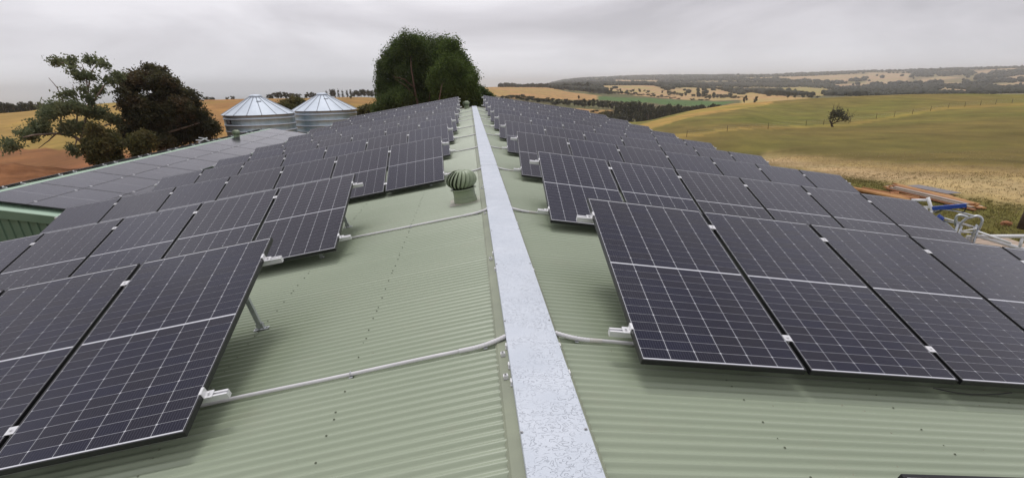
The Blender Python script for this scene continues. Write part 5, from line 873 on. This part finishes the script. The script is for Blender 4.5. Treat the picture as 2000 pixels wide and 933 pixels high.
def dens(a, D, g):
    x = D*np.sin(np.radians(a)); y = D*np.cos(np.radians(a))
    f_ = np.sin(x*.0061+1.3*np.sin(y*.0043))+np.sin(y*.0075-1.1*np.sin(x*.0051+2))+.6*np.sin(x*.017+y*.013)
    return f_ > -.55+g.random(len(a))*.9-.25
p1, s1_ = scatter(15000, 3, 49, 980, 2400, dens, 41, 3.2, 6.5)
p2, s2_ = scatter(9000, 3, 49, 2400, 4900, dens, 42, 6, 12)
tag(link('far_woodland', blobs('far_woodland', np.vstack([p1, p2]), np.concatenate([s1_, s2_]), 43)), kind='stuff')
# two small farm houses among the far trees
def house(px, py, label):
    z = float(terr(px, py)); t = root('farm_house', label, 'house', T(px, py, z) @ Matrix.Rotation(.5, 4, 'Z'))
    link('wall', MB().box(-8, 8, -5, 5, -.5, 3.2).mesh('wall', M['cream']), t); rf = MB().prism([(-9, 3.2), (9, 3.2), (0, 6.4)], -5.6, 5.6).mesh('roof', M['white']); link('roof', rf, t)
    for k in (-4, 0, 4): link('window', MB().box(k-.7, k+.7, -5.05, -4.98, 1, 2.3).mesh('window', M['badge']), t)
a_ = R(7.6); house(1120*math.sin(a_), 1120*math.cos(a_), 'white farm house among the trees above the brown field')
a_ = R(9.4); house(1150*math.sin(a_), 1150*math.cos(a_), 'second white farm house further right among the far trees')

# ------------------------------------------------------------------ fence on the brown hill
fx, fy, fz = POSTS[0]
fe = root('fence', 'old wire fence of thin posts along the yellow strip on the brown hill', 'fence', T(fx, fy, fz))
for (x, y, z) in POSTS:
    z = float(terr(x, y)); m_ = MB(); m_.tube([(0, 0, -.3), (random.uniform(-.06, .06), 0, .8), (random.uniform(-.12, .12), 0, 1.5)], [.06, .055, .05], 6); link('post', m_.mesh('post', M['wood_dark'], True), fe, T(x-fx, y-fy, z-fz))
for hgt in (.45, .9, 1.3): link('wire', MB().tube([(x-fx, y-fy, float(terr(x, y))+hgt-fz) for x, y, z in POSTS], .006, 4).mesh('wire', M['galv']), fe)

# ------------------------------------------------------------------ soil mound, scrap, timber
def mound(cx, cy, rx, ry, h, label, seed):
    g = np.random.default_rng(seed); n = 44; m_ = MB(); vs = []; fs = []
    for i in range(n):
        for j in range(n):
            u = (i/(n-1)*2-1); v = (j/(n-1)*2-1); q = max(0, 1-u*u)*max(0, 1-v*v); x = cx+u*rx; y = cy+v*ry
            z = float(terr(x, y))-.08+h*(q**.8)*(1+.25*math.sin(u*5+seed)*math.cos(v*4))+.10*math.sin(x*2.1+y)*math.sin(y*1.7)*min(1, q*4)+g.normal()*.035*min(1, q*6)
            vs.append((x-cx, y-cy, z))
    fs = [(i*n+j, (i+1)*n+j, (i+1)*n+j+1, i*n+j+1) for i in range(n-1) for j in range(n-1)]
    o = link('soil_mound', m_.add(vs, fs).mesh('soil_mound', M['soil'], True), None, T(cx, cy, 0)); return tag(o, label, 'soil mound')
mound(-33.5, 44.5, 11, 7.5, 2.1, 'wide heap of orange soil beyond the left lower shed', 2)
mound(-25.0, 50.0, 4.5, 3.2, .8, 'small brownish soil ridge at the foot of the gum tree', 5)
st = root('scrap_heap', 'heap of pale planks and dark sheet lying by the far left edge', 'scrap heap', T(-28.6, 37.0, float(terr(-28.6, 37))))
for k in range(7):
    m_ = MB(); m_.box(-1.3, 1.3, -.1, .1, 0, .05); link('plank', m_.mesh('plank', M['wood_grey' if k % 3 else 'white']), st, T(random.uniform(-.8, .8), random.uniform(-.6, .6), .1+.12*k) @ Matrix.Rotation(random.uniform(-.6, .6), 4, 'Z'))
m_ = MB(); m_.prism([(-1, 0), (-.6, .35), (.2, .5), (.9, .3), (1.1, 0)], -.7, .7); link('sheet', m_.mesh('sheet', M['slate']), st, T(-.6, .9, .3))
bd_mesh = {}
def board(x0, y0, x1, y1, z, w, t_, mt, label, grp, roll=0.0):
    a = Vector((x0, y0, z)); b = Vector((x1, y1, z)); d = (b-a); Ln = d.length; d.normalize()
    m_ = MB(); m_.box(-Ln/2, Ln/2, -w/2, w/2, -t_/2, t_/2); me_ = m_.mesh('timber_board', M[mt])
    bmo = bmesh.new(); bmo.from_mesh(me_); bmesh.ops.bevel(bmo, geom=list(bmo.edges), offset=.006, segments=1, affect='EDGES'); bmo.to_mesh(me_); bmo.free()
    ang = math.atan2(d.y, d.x)
    o = link('timber_board', me_, None, T(*((a+b)/2)) @ Matrix.Rotation(ang, 4, 'Z') @ Matrix.Rotation(roll, 4, 'X')); return tag(o, label, 'timber', grp)
gz = lambda x, y: float(terr(x, y))
GA = 'long boards stacked on the grass'; G1 = 'long board in the grassy timber stack beyond the guard rail'
for k in range(15):
    layer = k//6; j = k % 6; off = j*.27+layer*.12
    x0 = 27.6+off+random.uniform(-.05, .05); x1 = 27.75+off*.8+random.uniform(-.05, .05); y0 = 35.0+off*.8+random.uniform(-.4, .2)-layer*.3; y1 = 27.7+off*.35+random.uniform(-.1, .4)+layer*.3
    mt = 'wood_grey' if (j == 0 and layer > 0) or (layer == 0 and j in (2, 5)) else ('wood_red' if j == 0 or (k % 5 == 3) else 'wood_orange')
    lab = {'wood_grey': 'weathered grey board in the long stack on the grass', 'wood_red': 'reddish brown board in the long stack on the grass', 'wood_orange': 'orange sawn board in the long stack on the grass'}[mt]
    board(x0, y0, x1, y1, gz(28, 32)+.12+.085*layer, .25, .075, mt, lab+', '+('bottom', 'middle', 'top')[layer]+' layer, '+fromleft(j), GA, random.uniform(-.05, .05))
for k in range(5):
    board(29.35+k*.16, 35.6-k*.5, 29.3+k*.1, 29.6+k*.6, gz(29, 33)+.10+.05*(k % 2), .17, .06, 'wood_orange', 'orange board leaning on the far side of the long stack, '+fromleft(k), GA)
tag(link('grey_sheet', MB().box(-.55, .55, -1.6, 1.6, 0, .03).mesh('grey_sheet', M['slate']), None, T(30.05, 33.6, gz(30, 33.6)+.2) @ Matrix.Rotation(.12, 4, 'Z')), 'dark grey flat sheet lying behind the long board stack', 'sheet')
for k in range(2): 
    x_ = 28.2; y_ = (33.6, 29.4)[k]; board(x_-.9, y_, x_+1.1, y_+.1, gz(x_, y_)+.05, .1, .09, 'wood_dark', ('far' if k == 0 else 'near')+' dark bearer under the long board stack', None)
GB = 'loose orange boards behind the panels'
for k in range(16):
    x_ = 24.7+random.uniform(-.2, .9); ya = 35.4-random.uniform(0, 1.5); yb = 30.0+random.uniform(0, 1.4); sk = random.uniform(-.4, .5)
    board(x_, ya, x_+.9+sk, yb, gz(25, 33)+.08+.017*k, .2, .055, random.choice(['wood_orange', 'wood_orange', 'wood_orange', 'wood_red']), 'loose orange board behind the right panels, '+('lowest' if k == 0 else nth(k)+' up')+' in its pile', GB, random.uniform(-.3, .3))
tag(link('bark_slab', MB().prism([(-.5, 0), (-.4, .3), (-.1, .48), (.25, .42), (.5, .1), (.4, .05), (.2, .33), (-.1, .38), (-.32, .22)], -.4, .4, Matrix.Rotation(1.2, 4, 'Z')).mesh('bark_slab', M['wood_red']), None, T(26.2, 32.3, gz(26.2, 32.3)+.12) @ Matrix.Scale(.6, 4)), 'curved brown bark slab lying on the loose orange boards', 'bark slab')
sx_, sy_ = 26.7, 23.75; m_ = MB(); m_.tube([(0, 0, -.3), (.03, 0, .6), (.12, 0, 1.35)], [.24, .2, .19], 10); tag(link('wooden_post', m_.mesh('wooden_post', M['wood_dark'], True), None, T(sx_, sy_, gz(sx_, sy_))), 'dark leaning wooden post at the right edge on the grass', 'post')
m_ = MB(); bmo = bmesh.new(); bmesh.ops.create_icosphere(bmo, subdivisions=2, radius=.24)
for v in bmo.verts: v.co = Vector((v.co.x*1.1, v.co.y*.9, v.co.z*.6))*(1+random.uniform(-.15, .15))
me_ = bpy.data.meshes.new('stone'); bmo.to_mesh(me_); bmo.free(); me_.materials.append(M['wood_red']); sxx, syy = 26.65, 24.6; tag(link('stone', me_, None, T(sxx, syy, gz(sxx, syy)+.08)), 'small reddish stone on the grass left of the dark post', 'stone')

# ------------------------------------------------------------------ access scaffold beside the right eave
c0 = Vector(SCAF['hoop'][0]); sb = Vector((c0.x, c0.y, float(terr(c0.x, c0.y))))
sc = root('access_scaffold', 'galvanised access frame with bent hoops and a blue beam beside the right eave', 'scaffold', T(*sb)); si = T(*sb).inverted()
def sm(pts, n=3):
    pts = [Vector(p) for p in pts]; out = []
    for i in range(len(pts)-1):
        p0 = pts[max(i-1, 0)]; p1 = pts[i]; p2 = pts[i+1]; p3 = pts[min(i+2, len(pts)-1)]
        for q in range(n):
            t = q/n; out.append(.5*((2*p1)+(p2-p0)*t+(2*p0-5*p1+4*p2-p3)*t*t+(3*p1-p0-3*p2+p3)*t**3))
    return out+[pts[-1]]
def part(nm, pts, r_, mt, smooth=True, n=8):
    q = [si @ Vector(p) for p in pts]; link(nm, MB().tube(sm(q) if smooth else q, r_, n).mesh(nm, M[mt], True), sc)
hp = [Vector(p) for p in SCAF['hoop']]
inner = [p+Vector((-.055, .03, -.03)) for p in hp]
for l in (hp,):
    l2 = list(l); a0 = Vector((l2[0].x, l2[0].y, sb.z)); b0 = Vector((l2[-1].x-.05, l2[-1].y, sb.z))
    part('hoop', [a0]+l2+[b0], .026, 'galv')
h2 = [Vector(p) for p in SCAF['hoop2']]; part('hoop', [Vector((h2[0].x, h2[0].y, sb.z))]+h2, .028, 'galv')
part('hoop', [hp[-3]+Vector((-.06, .03, -.05)), hp[-2]+Vector((-.07, .03, 0)), Vector((hp[-1].x-.12, hp[-1].y+.03, sb.z))], .022, 'galv', False)
for t_ in (.25, .5, .75):
    p_ = hp[-1].lerp(hp[-3], t_); part('rung', [p_, p_+Vector((-.09, .06, 0))], .012, 'galv', False)
for k in ('b1', 'b2', 'b3', 'b4', 'b5'): part('brace', SCAF[k], .014 if k != 'b4' else .018, 'white' if k in ('b3', 'b4', 'b1') else 'galv', False)
for k in ('r1', 'r2'): part('guard_rail', SCAF[k], .028, 'white', False)
pp = [Vector(p) for p in SCAF['post']]; part('post', [pp[0], pp[1], Vector((pp[1].x+.03, pp[1].y, sb.z))], .036, 'white', False)
b0, b1_ = [si @ Vector(p) for p in SCAF['beam']]; d = (b1_-b0); Lb = d.length; d.normalize(); sdv = Vector((0, 0, 1)).cross(d).normalized(); upv = d.cross(sdv)
link('blue_beam', MB().box(0, Lb, -.03, .03, -.036, .036, basis(b0, d, sdv, upv)).mesh('blue_beam', M['blue']), sc)
part('sleeve', SCAF['bluecap'], .06, 'blue', False); part('arm', SCAF['arm'], .016, 'galv'); part('cable', SCAF['cab'], .012, 'cable')
for k, rr in (('g1', .036), ('g2', .036), ('g3', .02), ('gp', .03)): part('guard_rail', SCAF[k], rr, 'white', False)
dk = [si @ Vector(p) for p in SCAF['deck']]; ctr = sum(dk, Vector())/4; zt = ctr.z
ex = Vector((rt.x, rt.y, 0)).normalized(); ey = Vector((fw.x, fw.y, 0)).normalized()
for k in range(4): link('deck_board', MB().box(-.75, .95, .24*k-.35, .24*k-.35+.225, -.04, 0, basis(ctr+Vector((0, 0, -.05)), ex, ey, Vector((0, 0, 1)))).mesh('deck_board', M['ply']), sc)
for (u_, v_) in ((-.7, -.3), (.9, -.3), (-.7, .55), (.9, .55)):
    q = ctr+ex*u_+ey*v_; link('leg', MB().tube([(q.x, q.y, 0), (q.x, q.y, q.z-.09)], .025, 8).mesh('leg', M['galv'], True), sc)
wb = si @ Vector(SCAF['hoop'][-1]); link('bracket_plate', MB().box(-.05, .05, -.02, .02, -.08, .08, basis(wb+Vector((-.02, .12, .08)), ex, ey, Vector((0, 0, 1)))).mesh('bracket_plate', M['white']), sc)

# ------------------------------------------------------------------ grass tufts on the near right paddock
def tufts(name, n, a0, a1, d0, d1, want, m_, seed, hh):
    g = np.random.default_rng(seed); a = g.uniform(a0, a1, n); D = np.sqrt(g.uniform(d0**2, d1**2, n)); l = np.log(D)
    ok = np.zeros(n, bool); aj = a+wob(a, l)*.6; lj = l+wob(l*7, a*.2)*.03
    st_ = np.zeros(n, bool)
    for nme, c, pl in FP:
        if nme == want: st_ |= inside(aj, lj, pl)
    ok = st_ | (g.random(n) < .12); a = a[ok]; D = D[ok]; x = -.294+D*np.sin(np.radians(a)); y = D*np.cos(np.radians(a)); z = terr(x, y)+.10*np.sin(x*.21+y*.13)*np.sin(y*.17-x*.07)*np.clip((D-35)/40, 0, 1)
    k = len(a); nb = 4; h = hh*(.5+g.random((k, nb))); th = g.uniform(0, 6.28, (k, nb)); ox = g.normal(size=(k, nb))*.07; oy = g.normal(size=(k, nb))*.07; ln = g.normal(size=(k, nb, 2))*.12
    bx = x[:, None]+ox; by = y[:, None]+oy; zz = np.repeat(z[:, None], nb, 1); w = .022
    P = np.stack([np.stack([bx-w*np.cos(th), by-w*np.sin(th), zz-.02], -1), np.stack([bx+w*np.cos(th), by+w*np.sin(th), zz-.02], -1), np.stack([bx+ln[..., 0], by+ln[..., 1], zz+h], -1)], 2).reshape(-1, 3)
    nf = k*nb; me_ = bpy.data.meshes.new(name); me_.vertices.add(nf*3); me_.vertices.foreach_set('co', P.ravel()); me_.loops.add(nf*3); me_.loops.foreach_set('vertex_index', np.arange(nf*3)); me_.polygons.add(nf); me_.polygons.foreach_set('loop_start', np.arange(nf)*3); me_.polygons.foreach_set('loop_total', np.full(nf, 3))
    at_ = me_.attributes.new('tint', 'FLOAT', 'FACE'); at_.data.foreach_set('value', np.repeat(g.random(k), nb)); me_.materials.append(m_); me_.update(calc_edges=True)
    tag(link(name, me_), kind='stuff')
tufts('dry_grass', 9000, 24, 50, 34, 95, 'straw', M['grass_dry'], 61, .09)
tufts('green_grass', 14000, 28, 52, 25, 60, 'grass', M['grass_green'], 62, .10)

# ------------------------------------------------------------------ air
HZ = 41500.0
hm = MB().box(-HZ, HZ, -HZ, HZ, -320, 95).mesh('haze', [])
hmt = bpy.data.materials.new('haze_air'); hmt.use_nodes = True; hn = hmt.node_tree; hn.nodes.clear()
pv = N(hn, 'ShaderNodeVolumePrincipled'); pv.inputs['Color'].default_value = (0.985, 0.99, 1.0, 1); pv.inputs['Density'].default_value = 0.00014; pv.inputs['Anisotropy'].default_value = 0.6
ho = N(hn, 'ShaderNodeOutputMaterial'); L(hn, pv.outputs[0], ho.inputs['Volume']); hm.materials.append(hmt)
tag(link('haze', hm), kind='stuff')
